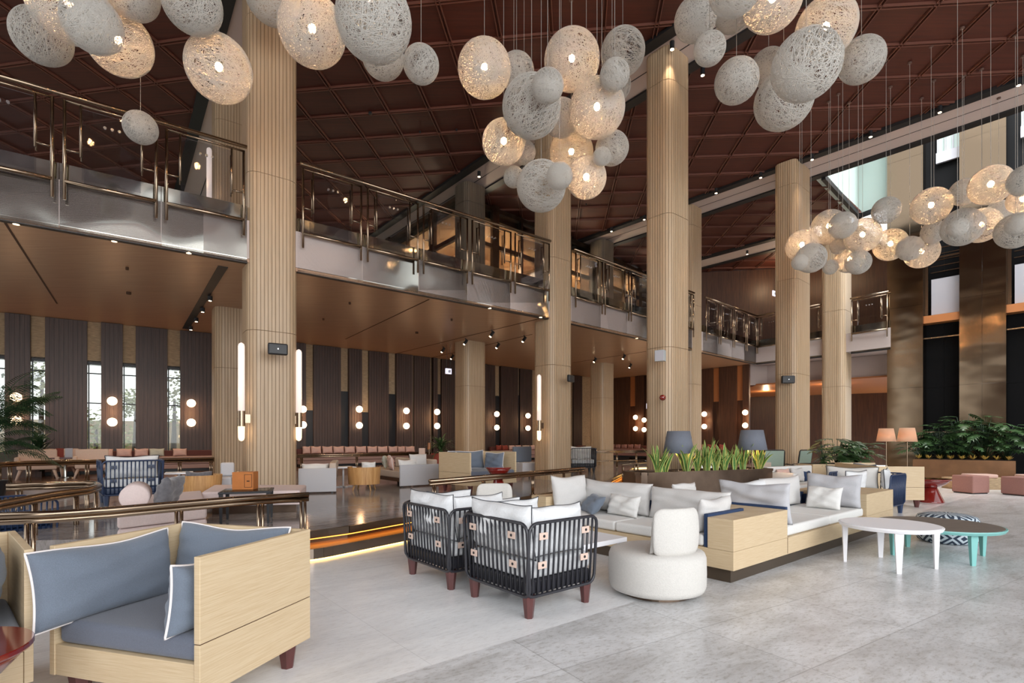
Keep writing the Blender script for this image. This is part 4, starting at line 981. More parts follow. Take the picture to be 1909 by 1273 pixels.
# back side lies on the local +y side; world direction of +y is ang+90
def corner_center(p, dirL, dirR, w, d): return p+D(dirL)*(w/2)+D(dirR)*(d/2)
nearB = V3(.12, 3.90)
cB = corner_center(nearB, 129.5, 39.5, .82, .74); CA_ANG = 129.5
cc('charcoal barred armchair with white cushions, nearer of the pair', cB, CA_ANG, group='charcoal barred armchairs')
nearA = V3(-.555, 4.66); cA = corner_center(nearA, 129.5, 39.5, .82, .74)
cc('charcoal barred armchair with white cushions, left and farther of the pair', cA, CA_ANG, group='charcoal barred armchairs')
for c_, who, s_ in ((cB, 'nearer', 20), (cA, 'farther', 30)):
    L_ = (c_.x, c_.y, 0); R_ = rad(CA_ANG)
    pillow(loc2w(L_, R_, 0.02, .255, .425), CA_ANG, .78, .43, .19, 'fabric_cotton', 'white black-piped back cushion of the '+who+' barred armchair', tilt=-6, piping='piping_black', seed=s_, n=24, pr=.004)
    pillow(loc2w(L_, R_, -.285, -.06, .425), CA_ANG+90, .60, .40, .17, 'fabric_cotton', 'white side cushion facing the camera in the '+who+' barred armchair', tilt=6, piping='piping_black', seed=s_+1, n=24, pr=.004)
    pillow(loc2w(L_, R_, .29, -.06, .425), CA_ANG+90, .54, .40, .15, 'fabric_cotton', 'white far side cushion of the '+who+' barred armchair', tilt=-6, piping='piping_black', seed=s_+2, n=20, pr=.004)
# ---- round swivel chairs
def drum_chair(label, loc, rz):
    t = thing('drum_chair', label, 'chair', loc, rz, 'cream chairs with round seats')
    m = MB(); m.lathe([(.30, 0), (.30, .035)], (0, 0), 32); m.build('base_ring', M['bronze_dark'], t)
    m = MB(); m.lathe([(.36, .035), (.40, .05), (.415, .09), (.418, .20), (.415, .33), (.40, .37), (.35, .39), (.001, .395)], (0, 0), 48); m.build('seat', M['fabric_cream'], t, smooth=True)
    m = MB(); R_ = .40; n = 14; prof = []
    for half, zz in ((0, 0),): pass
    for i in range(n+1):
        a = rad(90-37+74*i/n); u = abs(i/n*2-1); top = .785-.05*max(0, (u-.7)/.3)**2; bot = .37+.03*max(0, (u-.7)/.3)**2; th = .062*(1-.6*max(0, (u-.8)/.2)**2)
        for rr, z in ((R_-th, bot+.03), (R_-th*.4, bot), (R_+.0, bot+.03), (R_+.012, (top+bot)/2), (R_, top-.03), (R_-th*.4, top), (R_-th, top-.03), (R_-th*1.05, (top+bot)/2)):
            m.v.append((rr*math.cos(a), rr*math.sin(a)-.06, z))
    for i in range(n):
        for k in range(8): m.f.append((i*8+k, i*8+(k+1) % 8, (i+1)*8+(k+1) % 8, (i+1)*8+k)); m.mi.append(0)
    m.f += [tuple(range(7, -1, -1)), tuple(n*8+k for k in range(8))]; m.mi += [0, 0]
    m.build('backrest', M['fabric_cream'], t, smooth=True, sub=1)
    return t
DC = (1.275, 4.66, 0); drum_chair('cream drum chair with curved back, nearest, beside the white table', DC, rad(-158))
pillow(loc2w(DC, rad(-158), .02, .205, .392), -158, .42, .32, .13, 'fabric_cream', 'cream cushion against the back of the nearest drum chair', tilt=-8, seed=41)
DC2 = (-.19, 6.55, 0); drum_chair('cream drum chair with curved back, behind the barred armchairs', DC2, rad(8))
pillow((-.10, 6.32, .39), 8, .42, .26, .12, 'fabric_cotton', 'small white black-piped cushion in the farther drum chair', tilt=-14, piping='piping_black', seed=42)
# white rectangular table, dark round table
TA = 39.5; tc_ = V3(.575, 5.17)
t = thing('coffee_table', 'white rectangular coffee table between drum chair and barred armchairs', 'coffee table', (tc_.x, tc_.y, 0), rad(TA))
m = MB(); m.bb(-.30, -.45, .375, .30, .45, .42); m.build('table_top', M['white'], t, bevel=.004)
for sx in (-1, 1):
    for sy in (-1, 1): m = MB(); m.box((sx*.26, sy*.41, .1875), (.05, .05, .375), 0, 0, .7); m.build('leg', M['white'], t)
t = thing('side_table', 'dark round table between the farther drum chair and barred armchairs', 'side table', (.05, 5.75, 0), 0)
m = MB(); m.lathe([(.21, .50), (.215, .51), (.21, .52)], (0, 0), 32); m.build('table_top', M['shade_grey'], t)
m = MB(); m.cyl(0, 0, .02, .5, .025, 12); m.build('stem', M['black'], t); m = MB(); m.cyl(0, 0, 0, .02, .16, 24); m.build('foot', M['black'], t)

# ---- built-in oak seating island
PN = V3(2.04, 4.866); PU = D(39.5); PV = D(129.5)
t = thing('oak_seating_island', 'long pale oak seating platform on a bronze plinth', 'bench', (PN.x, PN.y, 0), rad(39.5))
m = MB(); m.bb(0, 0, .13, 4.70, .95, .305); m.bb(0, .95, .13, 1.12, 2.80, .305); m.build('oak_base', M['oak'], t, bevel=.002)
m = MB(); m.bb(.06, .06, 0, 4.64, .9, .13); m.bb(.06, .9, 0, 1.06, 2.74, .13); m.build('plinth', M['plinth'], t)
m = MB(); m.prism([(0, 0), (1.13, 0), (1.13, .95), (.72, .95), (.72, .26), (0, .26)], .307, .60); m.build('corner_cabinet', M['oak'], t, bevel=.002)
m = MB(); m.bb(3.56, 0, .307, 4.70, .95, .60); m.build('end_cabinet', M['oak'], t, bevel=.002)
m = MB(); m.bb(.0, 2.52, .307, .5, 2.80, .60); m.build('end_cabinet', M['oak'], t, bevel=.002)
m = MB(); m.bb(1.134, .02, .305, 1.18, .95, .625); m.bb(.02, .264, .305, .715, .31, .625); m.bb(.72, .96, .305, .765, 2.8, .60); m.bb(1.18, .80, .305, 3.55, .845, .58); m.bb(3.51, .1, .305, 3.555, .8, .55)
m.build('navy_backboard', M['navy'], t, bevel=.004)
m = MB(); m.bb(1.185, .02, .307, 2.34, .79, .42); m.build('seat_cushion', M['fabric_white'], t, bevel=.03, seg=3)
m = MB(); m.bb(2.345, .02, .307, 3.505, .79, .42); m.build('seat_cushion', M['fabric_white'], t, bevel=.03, seg=3)
m = MB(); m.bb(.01, .315, .307, .71, 1.40, .42); m.build('seat_cushion', M['fabric_white'], t, bevel=.03, seg=3)
m = MB(); m.bb(.01, 1.405, .307, .71, 2.51, .42); m.build('seat_cushion', M['fabric_white'], t, bevel=.03, seg=3)
m = MB(); m.bb(1.128, -.002, .14, 1.134, .0, .305); m.bb(3.556, -.002, .14, 3.562, .0, .305); m.build('joint', M['oak_dark_gap'], t)
def isl(u, v, z=0): return tuple(PN+PU*u+PV*v+Vector((0, 0, z)))
A_ = 39.5
pillow(isl(.60, 1.90, .42), A_+90, 1.10, .40, .20, 'fabric_light', 'long pale grey back cushion on the left wing of the oak island, farther one', tilt=9, seed=50, n=24)
pillow(isl(.58, .86, .42), A_+90, 1.00, .38, .20, 'fabric_light', 'long pale grey back cushion on the left wing, nearer to the corner cabinet', tilt=9, seed=51, n=24)
pillow(isl(.34, 2.38, .42), A_-10, .56, .46, .17, 'fabric_light', 'large square pale cushion at the far left end of the oak island', tilt=-12, seed=52, n=20)
pillow(isl(.40, 1.62, .42), A_+84, .50, .26, .13, 'fabric_white', 'small white cushion leaning on the long back cushion, left wing', tilt=16, seed=53)
pillow(isl(.30, 2.10, .42), A_+60, .46, .28, .14, 'fabric_blue', 'patterned blue grey cushion lying at the left wing', tilt=40, seed=54)
pillow(isl(.35, .42, .42), A_, .58, .34, .16, 'fabric_light', 'pale cushion against the navy board beside the nearest drum chair', tilt=8, seed=55, n=20)
pillow(isl(1.29, .42, .42), A_+90, .82, .45, .18, 'fabric_grey', 'large pale grey cushion leaning on the navy board of the corner cabinet', tilt=-8, seed=56, n=24, wr=.016)
pillow(isl(1.80, .69, .42), A_, .80, .42, .18, 'fabric_cotton', 'bright white back cushion behind the large leaning one, right wing', tilt=-8, seed=57, n=20)
pillow(isl(2.98, .34, .42), A_+86, .44, .31, .14, 'fabric_white', 'small square off-white cushion in the middle of the right wing', tilt=18, seed=58)
pillow(isl(3.38, .36, .42), A_+90, .70, .45, .18, 'fabric_grey', 'big cool grey cushion next to the right end cabinet', tilt=7, seed=59, n=20)
pillow(isl(2.75, .76, .42), A_, 1.2, .42, .15, 'fabric_light', 'pale back cushion behind the big cool grey one', tilt=-4, seed=60)
pillow(isl(1.02, 1.15, .60), A_-4, .44, .22, .12, 'fabric_light', 'pale cushion sitting on the back side of the corner cabinet', tilt=-5, seed=61)
pillow(isl(1.0, 2.62, .306), A_+90, .62, .42, .15, 'fabric_grey', 'grey cushion seen beyond the island back, left one', tilt=-4, seed=62)
pillow(isl(1.0, 1.85, .306), A_+90, .60, .42, .15, 'fabric_grey', 'grey cushion seen beyond the island back, right one', tilt=-4, seed=63)

# ---- white and teal oval tables
def oval_table(label, loc, r, h, mat, top, legr, rot):
    t = thing('round_coffee_table', label, 'coffee table', loc, rot)
    m = MB(); m.lathe([(r*.93, h-.045), (r*.97, h-.04), (r, h-.012), (r*.995, h-.004), (r*.95, h-.003)], (0, 0), 56); m.build('rim', M[mat], t, smooth=False)
    m = MB(); m.lathe([(r*.965, h-.004), (r*.965, h)], (0, 0), 56); m.build('table_top', M[top], t)
    for k in range(4):
        a = rad(90*k); m = MB(); m.box((legr*math.cos(a), legr*math.sin(a), (h-.045)/2), (.052, .075, h-.045), a, 0, .55); m.build('leg', M[mat], t)
    return t
oval_table('white round coffee table in front of the oak island', (4.04, 5.66, 0), .465, .445, 'white', 'white', .405, math.atan2(5.49-5.66, 4.42-4.04))
oval_table('teal round coffee table with grey top behind the white one', (4.93, 6.12, 0), .60, .37, 'teal', 'greytop', .50, rad(-3))
# patterned pouf
pm, n_, l_, b_ = new_mat('diamond_weave')
tcn = n_.new('ShaderNodeTexCoord'); sx_ = n_.new('ShaderNodeSeparateXYZ'); l_.new(tcn.outputs['Object'], sx_.inputs[0])
at2 = n_.new('ShaderNodeMath'); at2.operation = 'ARCTAN2'; l_.new(sx_.outputs['Y'], at2.inputs[0]); l_.new(sx_.outputs['X'], at2.inputs[1])
def mth(op, a_, b2=None):
    q = n_.new('ShaderNodeMath'); q.operation = op
    for i, v in enumerate((a_, b2)):
        if v is None: continue
        if isinstance(v, (int, float)): q.inputs[i].default_value = v
        else: l_.new(v, q.inputs[i])
    return q.outputs[0]
ua = mth('MULTIPLY', at2.outputs[0], 9/(2*PI)); fu = mth('ABSOLUTE', mth('SUBTRACT', mth('FRACT', ua), .5)); vz = mth('MULTIPLY', sx_.outputs['Z'], 5.2); fv = mth('ABSOLUTE', mth('SUBTRACT', mth('FRACT', vz), .5))
dd = mth('FRACT', mth('MULTIPLY', mth('ADD', fu, fv), 3.0)); st = mth('GREATER_THAN', dd, .5)
mx = n_.new('ShaderNodeMixRGB'); mx.inputs[1].default_value = srgb(46, 60, 78); mx.inputs[2].default_value = srgb(196, 208, 216); l_.new(st, mx.inputs[0]); l_.new(mx.outputs[0], b_.inputs['Base Color']); b_.inputs['Roughness'].default_value = .9
o = MB().lathe([(.25, 0), (.31, .02), (.345, .09), (.35, .18), (.345, .27), (.31, .34), (.22, .365), (.001, .37)], (0, 0), 48).build('pouf', pm, smooth=True); o.location = (5.72, 6.95, 0); tag(o, 'round pouf woven in blue and white diamonds behind the teal table', 'pouf')

# ---- furniture beyond the island at right
S3 = V3(7.72, 11.3); box_sofa('oak_panel_sofa', 'oak panelled sofa with its back turned, in front of the split-leaf plants', (7.75, 11.25, 0), rad(-102+5+180), w=1.75, d=.85)
pillow((7.35, 11.1, .44), 83, .9, .40, .16, 'fabric_seat', 'grey cushion showing over the back of the turned oak sofa', tilt=8, seed=70)
bowl_table('glossy red table behind the turned oak sofa', (8.95, 11.3, 0), .36, .50)
cage_chair('cage_armchair', 'navy armchair with black-piped white cushions beyond the oak island', (6.55, 9.75, 0), rad(-52), frame='navy_frame', tabs=None, leg='navy_frame', base='navy_frame', w=.95, d=.8)
pillow((6.42, 10.0, .425), -52+10, .86, .40, .16, 'fabric_white', 'off-white back cushion of the navy armchair beyond the island', tilt=-6, piping='piping_black', seed=71)
pillow((6.90, 9.72, .425), -52+100, .5, .38, .15, 'fabric_cotton', 'white cushion at the right side of the navy armchair beyond the island', tilt=-4, piping='piping_black', seed=72)
pillow((6.12, 9.45, .425), -52+70, .5, .36, .15, 'fabric_cotton', 'white cushion at the left side of the navy armchair beyond the island', tilt=6, piping='piping_black', seed=73)
t = thing('white_sofa', 'white sofa with patterned cushions right of the bronze planter', 'sofa', (6.15, 11.25, 0), rad(30))
m = MB(); m.bb(-.8, -.35, .12, .8, .38, .42); m.build('seat', M['fabric_white'], t, bevel=.03); m = MB(); m.bb(-.8, .22, .42, .8, .38, .76); m.build('backrest', M['fabric_white'], t, bevel=.03)
m = MB(); m.bb(-.8, -.35, .42, -.66, .22, .66); m.build('armrest', M['fabric_white'], t, bevel=.03)
for sx in (-.7, .7):
    for sy in (-.28, .3): m = MB(); m.cyl(sx, sy, 0, .12, .02, 8); m.build('leg', M['black'], t)
for k, (x, m_, s_) in enumerate(((-.38, 'fabric_pink', 'pale pink patterned cushion on the white sofa, left'), (.12, 'fabric_light', 'pale cushion in the middle of the white sofa'), (.45, 'navy', 'small navy cushion on the white sofa'))):
    q = loc2w((6.15, 11.25, 0), rad(30), x, .12, .425); pillow(q, 30, .42 if k < 2 else .25, .30 if k < 2 else .22, .12, m_, s_, tilt=-10, seed=80+k)

# ---- mint high back chairs
def mint_chair(label, loc, rz):
    t = thing('garden_armchair', label, 'armchair', loc, rz, 'mint armchairs with black frames')
    m = MB(); path = []
    for cx, cz, a0 in ((.20, .98, 0), (-.20, .98, 90), (-.20, .44, 180), (.20, .44, 270)):
        for i in range(4): q = rad(a0+i*30); path.append((cx+.06*math.cos(q), .28+.16*(cz+.06*math.sin(q)-.4), cz+.06*math.sin(q)))
    m.tube(path, .016, 6, closed=True); m.build('back_frame', M['black'], t, smooth=True)
    m = MB(); m.add([(-.24, .29, .42), (.24, .29, .42), (.24, .375, 1.02), (-.24, .375, 1.02), (-.24, .31, .42), (.24, .31, .42), (.24, .395, 1.02), (-.24, .395, 1.02)], [(0, 1, 2, 3), (7, 6, 5, 4), (0, 4, 5, 1), (2, 6, 7, 3), (1, 5, 6, 2), (3, 7, 4, 0)]); m.build('backrest', M['mint'], t)
    m = MB(); m.bb(-.25, -.25, .36, .25, .27, .44); m.build('seat', M['mint'], t, bevel=.02)
    for s in (-1, 1):
        m = MB(); m.tube([(s*.28, -.26, 0), (s*.28, -.24, .62), (s*.28, .0, .64), (s*.28, .33, .60), (s*.27, .36, 0)], .014, 6); m.build('side_frame', M['black'], t, smooth=True)
    return t
mint_chair('mint armchair, left of the two that stand close together', (7.35, 15.0, 0), rad(168)); mint_chair('mint armchair, right of the two that stand close together', (8.0, 15.0, 0), rad(205))
mint_chair('mint armchair standing apart at the foot of the fourth column', (8.75, 14.5, 0), rad(-100))
t = thing('cream_chair', 'low cream chair between slate lamp and mint armchairs', 'chair', (6.85, 14.0, 0), rad(30)); m = MB(); m.bb(-.22, -.2, .1, .22, .2, .42); m.bb(-.22, .12, .42, .22, .2, .72); m.build('seat', M['beige_seat'], t, bevel=.02)
for sx in (-.18, .18):
    for sy in (-.15, .15): m = MB(); m.cyl(sx, sy, 0, .1, .015, 8); m.build('leg', M['black'], t)

# ---- bronze planter with snake plants, slate lamps
PLc = [at(1203, 883, .75), at(1222, 884.5, .75), at(1290, 885, .75), at(1456, 873, .75)]
pa = V3(2.30, 9.35); pb = V3(5.30, 10.75)
pd = (pb-pa).normalized(); pnn = Vector((-pd.y, pd.x, 0))
outl = [pa+pd*.12+pnn*.0, pa+pd*.03+pnn*.06, pa+pnn*.18, pa+pnn*.55, pa+pd*.1+pnn*.62, pb+pnn*.62, pb]
t = thing('bronze_planter', 'long dark bronze planter of snake plants behind the oak island', 'planter', (0, 0, 0))
m = MB(); m.prism(outl, 0, .70); m.build('trough', M['bronze_dark'], t)
m = MB()
for i in range(len(outl)): m.wall(outl[i], outl[(i+1) % len(outl)], .70, .75, .02, 1)
m.build('rim', M['bronze_dark'], t)
m = MB(); ctr = sum(outl, Vector((0, 0, 0)))/len(outl); m.prism([ctr+(p-ctr)*.97 for p in outl], .70, .715); m.build('soil', M['soil'], t)
def snake_plant(loc, label, n=9, h=.42, seed=0):
    rnd = random.Random(seed); m = MB()
    for k in range(n):
        a = 2*PI*k/n+rnd.uniform(-.4, .4); L = h*rnd.uniform(.7, 1.15); lean = rnd.uniform(.12, .62); w = rnd.uniform(.026, .040); r0 = rnd.uniform(.0, .05)
        d = Vector((math.cos(a), math.sin(a), 0)); side = Vector((-d.y, d.x, 0)); tw = rnd.uniform(-.6, .6); side = (side*math.cos(tw)+d*math.sin(tw)); N = 9; b = len(m.v)
        for i in range(N+1):
            q = i/N; c = d*(r0+lean*L*q**1.6)+Vector((0, 0, L*q*math.sqrt(max(.2, 1-(lean*q)**2)))); ww = w*(math.sin(PI*min(1, q*.86+.14))**.6)*(1 if i < N else .05)
            up_ = side.cross(Vector((0, 0, 1)))*.35*ww
            for s in (-1, -.62, 0, .62, 1): m.v.append(tuple(c+side*ww*s+up_*(abs(s))))
        for i in range(N):
            for j in range(4):
                o_ = b+i*5+j; m.f.append((o_, o_+1, o_+6, o_+5)); m.mi.append(1 if j in (0, 3) else 0)
    o = m.build('snake_plant', [M['snake_mid'], M['snake_edge']], smooth=True); o.location = loc; tag(o, label, 'plant', 'snake plants in the bronze planter'); return o
ordn = ['first', 'second', 'third', 'fourth', 'fifth', 'sixth', 'seventh', 'eighth', 'ninth', 'tenth', 'eleventh', 'twelfth', 'thirteenth', 'fourteenth', 'fifteenth', 'sixteenth', 'seventeenth']
for k, (px, hh) in enumerate(((1226, .46), (1280, .50), (1318, .56), (1350, .46), (1385, .50), (1415, .42), (1240, .36), (1300, .4), (1335, .40), (1370, .42))):
    kk = (px-CX)/F; o1 = pa+pnn*.25; fa = o1.x-kk*o1.y; fb = (o1+pd*3.3).x-kk*(o1+pd*3.3).y; q = o1+pd*3.3*(fa/(fa-fb))
    snake_plant((q.x, q.y, .70), 'yellow-edged snake plant, '+ordn[k]+(' of the six tall clumps from the left' if k < 6 else ' clump, one of the shorter ones between the tall clumps'), 17, hh*1.12, k)
def shade_lamp(label, p, w, zt_, zb, z0, mat, glow, group):
    t = thing('floor_lamp', label, 'lamp', (p.x, p.y, z0), 0, group)
    m = MB(); m.lathe([(w/2, zb-z0), (w/2*.74, zt_-z0)], (0, 0), 40, cap=False); s = m.build('lamp_shade', M[mat], t, smooth=True)
    q = s.modifiers.new('s', 'SOLIDIFY'); q.thickness = .006
    m = MB(); m.cyl(0, 0, .02, zb-z0+.12, .013, 12); m.build('pole', M['bronze'], t)
    m = MB(); m.cyl(0, 0, 0, .02, .13, 24); m.build('base', M['bronze'], t)
    m = MB(); m.sphere((0, 0, (zt_+zb)/2-z0-.05), .045, 12, 8); m.build('bulb', M['bulb'], t)
    return t
q = pa+pd*1.22+pnn*.42; qq = on(1265, 10.15, z=0); shade_lamp('slate grey shaded lamp in front of the third column', on(1265, 10.2, z=0), .58, 1.50, 1.075, .715, 'shade_grey', 1, 'slate lamps over the snake plants')
shade_lamp('slate grey shaded lamp, right of the third column', on(1402, 10.78, z=0), .575, 1.53, 1.125, .715, 'shade_grey', 1, 'slate lamps over the snake plants')
shade_lamp('cream shaded lamp, left of two before the bronze wall', on(1652, 14.2, z=0), .45, 1.63, 1.28, 0, 'shade_cream', 1, 'cream shaded lamps by the bronze wall')
shade_lamp('cream shaded lamp, right of two before the bronze wall', on(1691, 14.4, z=0), .47, 1.65, 1.275, 0, 'shade_cream', 1, 'cream shaded lamps by the bronze wall')

# ---- leafy planting
def leaf_split(m, base, d, L, W, rnd, lobes=6):
    """broad split leaf: fan of lobes on both sides of a midrib"""
    up_ = Vector((0, 0, 1)); side = d.cross(up_); 
    if side.length < .01: side = Vector((1, 0, 0))
    side.normalize(); nrm = side.cross(d).normalized(); mid = []
    for i in range(lobes+1): q = i/lobes; mid.append(base+d*L*q-Vector((0, 0, 1))*L*.35*q*q)
    for i in range(lobes):
        q = (i+.5)/lobes; ww = W*math.sin(PI*(q*.8+.17))
        for s in (-1, 1):
            tip = mid[i]+(mid[i+1]-mid[i])*1.3+side*s*ww-nrm*ww*.25*rnd.uniform(.4, 1.2)+d*L*.10
            p2 = mid[i]+(mid[i+1]-mid[i])*.80
            a_ = len(m.v); w0 = mid[i]+side*s*ww*.55-nrm*ww*.06+d*L*.02; w1 = p2+side*s*ww*.6-nrm*ww*.06+d*L*.06
            m.v += [tuple(mid[i]), tuple(w0), tuple(tip), tuple(w1), tuple(p2)]; m.f.append((a_, a_+1, a_+2, a_+3, a_+4)); m.mi.append(0)
def split_plant(loc, label, n, h, spread, seed, group=None, L=(.2, .36), mat='greenleaf', name='split_leaf_plant'):
    rnd = random.Random(seed); t = thing(name, label, 'plant', loc, 0, group); m = MB(); st_ = MB()
    for k in range(n):
        a = rnd.uniform(0, 2*PI); r = spread*math.sqrt(rnd.random()); z = h*(.25+.75*rnd.random()**.8)*(1-.35*(r/spread)**2); top = Vector((r*math.cos(a), r*math.sin(a), z)); st_.tube([(top.x*.1, top.y*.1, 0), (top.x*.5, top.y*.5, z*.6), tuple(top)], .006, 4)
        d = Vector((math.cos(a), math.sin(a), rnd.uniform(-.35, .5))).normalized(); l_len = rnd.uniform(*L); leaf_split(m, top, d, l_len, l_len*.5, rnd)
    m.build('leaves', M[mat], t); st_.build('stems', M['greendark'], t, smooth=True); return t
# big bronze trough by the right wall
ta, tb = V3(12.55, 16.55), V3(14.35, 15.05)
td = (tb-ta).normalized(); tn = Vector((-td.y, td.x, 0))
if tn.dot(Vector((1, 1, 0))) < 0: tn = -tn
t = thing('bronze_trough', 'brown bronze trough of leafy plants before the bronze wall', 'planter', (0, 0, 0))
pl = [ta, tb, tb+tn*.9, ta+tn*.9]; m = MB(); m.prism(pl, 0, .72); m.build('trough', M['bronze_planter'], t, bevel=.004); m = MB(); m.prism([ta+(tb-ta)*.02+tn*.04, tb-(tb-ta)*.02+tn*.04, tb-(tb-ta)*.02+tn*.86, ta+(tb-ta)*.02+tn*.86], .72, .735); m.build('soil', M['soil'], t)
for k, (s_, h_, r_, nn_) in enumerate(((.10, .85, .36, 44), (.30, 1.15, .4, 60), (.52, 1.45, .42, 64), (.72, 1.35, .42, 60), (.92, 1.2, .38, 52))):
    q = ta.lerp(tb, s_)+tn*.45; split_plant((q.x, q.y, .735), ordn[k]+' split-leaf shrub from the left in the brown bronze trough', nn_, h_, r_+.12, 100+k, 'leafy shrubs in the bronze trough', L=(.24, .42))
for k in range(9):
    q = ta.lerp(tb, .06+.11*k)+tn*.10; rnd = random.Random(200+k); m = MB()
    for j in range(26):
        a = rnd.uniform(0, 6.28); e = Vector((math.cos(a), math.sin(a), rnd.uniform(.5, 1.6))).normalized()*.17*rnd.uniform(.6, 1.1); s = Vector((-e.y, e.x, 0)).normalized()*.014; m.add([tuple(Vector((0, 0, 0))), tuple(e*.6+s), tuple(e), tuple(e*.6-s)], [(0, 1, 2, 3)])
    o = m.build('croton_tuft', M['flower']); o.location = (q.x, q.y, .735); tag(o, 'low yellow-leaved tuft along the front of the bronze trough, '+ordn[k]+' from left', 'plant', 'yellow tufts in the bronze trough')
# oak planter with split leaves behind the turned sofa
t = thing('oak_planter', 'low oak planter with split-leaf plants behind the turned sofa', 'planter', (8.0, 13.1, 0), rad(12)); m = MB(); m.bb(-.85, -.25, 0, .95, .25, .74); m.build('box', M['oak'], t, bevel=.003); m = MB(); m.bb(-.82, -.22, .74, .92, .22, .75); m.build('soil', M['soil'], t)
split_plant((8.05, 13.1, .75), 'split-leaf plant, middle one in the low oak planter', 34, .66, .30, 120, 'split-leaf plants in the oak planter', L=(.30, .46))
split_plant((8.6, 13.2, .75), 'split-leaf plant, right one in the low oak planter', 30, .58, .30, 121, 'split-leaf plants in the oak planter', L=(.30, .46))
split_plant((7.65, 13.0, .75), 'thin olive plant, left one in the low oak planter', 16, .62, .2, 122, 'split-leaf plants in the oak planter', L=(.14, .22), mat='olive')

# ---- stools and stone bench at right
def cube_stool(p, rz, label):
    o = MB().bb(-.26, -.26, .02, .26, .26, .44).build('cube_stool', M['fabric_pinkd'], bevel=.03, seg=3); o.location = (p.x, p.y, 0); o.rotation_euler = (0, 0, rad(rz)); tag(o, label, 'stool', 'pink cube stools')
    m = MB(); m.bb(-.23, -.23, 0, .23, .23, .02); m.build('foot', M['black'], o)
cube_stool(on(1809, 13.2, z=0), 12, 'pink cube stool in front of the stone bench'); cube_stool(on(1903, 12.7, z=0), 12, 'pink cube stool cut by the right edge')
sa, sb = V3(11.85, 14.2), V3(14.2, 13.75); t = thing('stone_bench', 'rough stone bench below the bronze trough', 'bench', (0, 0, 0)); sd = (sb-sa).normalized(); sn_ = Vector((-sd.y, sd.x, 0))
m = MB(); m.prism([sa, sb, sb+sn_*.5, sa+sn_*.5], 0, .30); m.build('block', M['travertine'], t)
for k, f_ in enumerate((.32, .85)):
    q = sa.lerp(sb, f_)+sn_*.25; o = MB().bb(-.32, -.22, 0, .32, .22, .10).build('seat_pad', M['fabric_pink'], bevel=.03); o.location = (q.x, q.y, .30); o.rotation_euler = (0, 0, math.atan2(sd.y, sd.x)); tag(o, 'pale pink seat pad on the stone bench, '+('beside the cube stool' if k == 0 else 'near the right edge'), 'cushion', 'seat pads on the stone bench')

# ================================================================ RAISED LOUNGE (left and middle)
def low_rail(name, label, pts, zt_, zb, posts, group='low brass handrails of the lounge', r=.032, mid=None, double=True):
    t = thing(name, label, 'handrail', (0, 0, 0), 0, group); m = MB(); pp = [Vector((p[0], p[1], zt_)) for p in pts]
    m.tube([p+Vector((0, 0, .0)) for p in pp], r, 10); 
    m.build('top_rail', M['bronze'], t, smooth=True)
    if double: m = MB(); m.tube([p+Vector((0, 0, -.052)) for p in pp], r*.8, 10); m.build('under_rail', M['bronze'], t, smooth=True)
    if mid: m = MB(); m.tube([Vector((p[0], p[1], mid)) for p in pts], r*.6, 8); m.build('middle_rail', M['bronze'], t, smooth=True)
    L = [0]
    for i in range(len(pp)-1): L.append(L[-1]+(pp[i+1]-pp[i]).length)
    for s in posts:
        d = s*L[-1]; i = max(j for j in range(len(L)-1) if L[j] <= d+1e-9); q = pp[i].lerp(pp[i+1], (d-L[i])/(L[i+1]-L[i])); e = (pp[i+1]-pp[i]).normalized()
        m = MB(); 
        for off in (-.022, .022): m.tube([q+e*off+Vector((0, 0, zb+.01-q.z)), q+e*off+Vector((0, 0, -.05))], .018, 8)
        m.cyl(q.x, q.y, zb, zb+.014, .055, 14); m.build('post', M['bronze'], t, smooth=True)
    return t
r1 = [at(575, 922, .70), at(430, 931, .70), at(300, 942, .70), at(200, 951, .70), at(100, 958, .70), at(0, 962, .70), at(-90, 962, .70)]
low_rail('brass_handrail', 'brass handrail directly behind the foreground sofa', r1, .70, .0, (.02, .17, .43, .80))
r2 = [at(-60, 955, .70), at(0, 938, .70), at(90, 922, .70), at(165, 911, .70), at(186, 905, .70), at(180, 901, .70), at(160, 900, .70), at(90, 902.5, .70), at(12, 905, .70)]
low_rail('brass_handrail', 'brass handrail that bends back on itself at the left', r2, .70, ZL-.25, (.30, .47, .60, .80, .97))
r3 = [at(801, 897, .70), at(1089, 872.5, .70)]
low_rail('brass_handrail', 'brass handrail behind the drum chair and island', r3, .70, ZL, (.02, .27, .58, .82, .97))
r4 = [stn(1, -4.15, 2.9), stn(1, -3.95, 3.6), stn(1, -3.7, 3.85), stn(1, -.45, 3.85)]
low_rail('brass_handrail', 'brass handrail in front of the pink armchairs at left', r4, .885, ZD, (.01, .09, .17, .25, .46, .66, .84, .985), mid=None)
r5 = [stn(1, 1.0, 5.2), stn(2, -.9, 5.2)]
low_rail('brass_handrail', 'brass handrail in front of the long pink banquette', r5, .885, ZL, (.0, .18, .5, .85))
r6 = [on(1093, 19.5, z=0), on(1215, 21.0, z=0)]
low_rail('brass_handrail', 'dark brass handrail right of the middle column, farther', r6, .885, ZL, (.05, .45, .75, .98), mid=.52)
r7 = [at(1160, 866, .62), at(1213, 861, .62)]
low_rail('brass_handrail', 'small dark brass handrail by the glowing steps at the third column', r7, .62, 0, (.02, .4, .52, .98), double=False, r=.022)
# glowing steps beyond
for k in range(3):
    p = at(1160, 890-9*k, .13*k+.02); q = at(1232, 888-9*k, .13*k+.02); m = MB(); m.wall(p, q, .10*k+.02, .10*k+.055, .05, 1); o = m.build('light_strip', M['led']); tag(o, 'glowing step edge left of the third column, '+('lowest', 'middle', 'top')[k]+' of three', 'light strip')
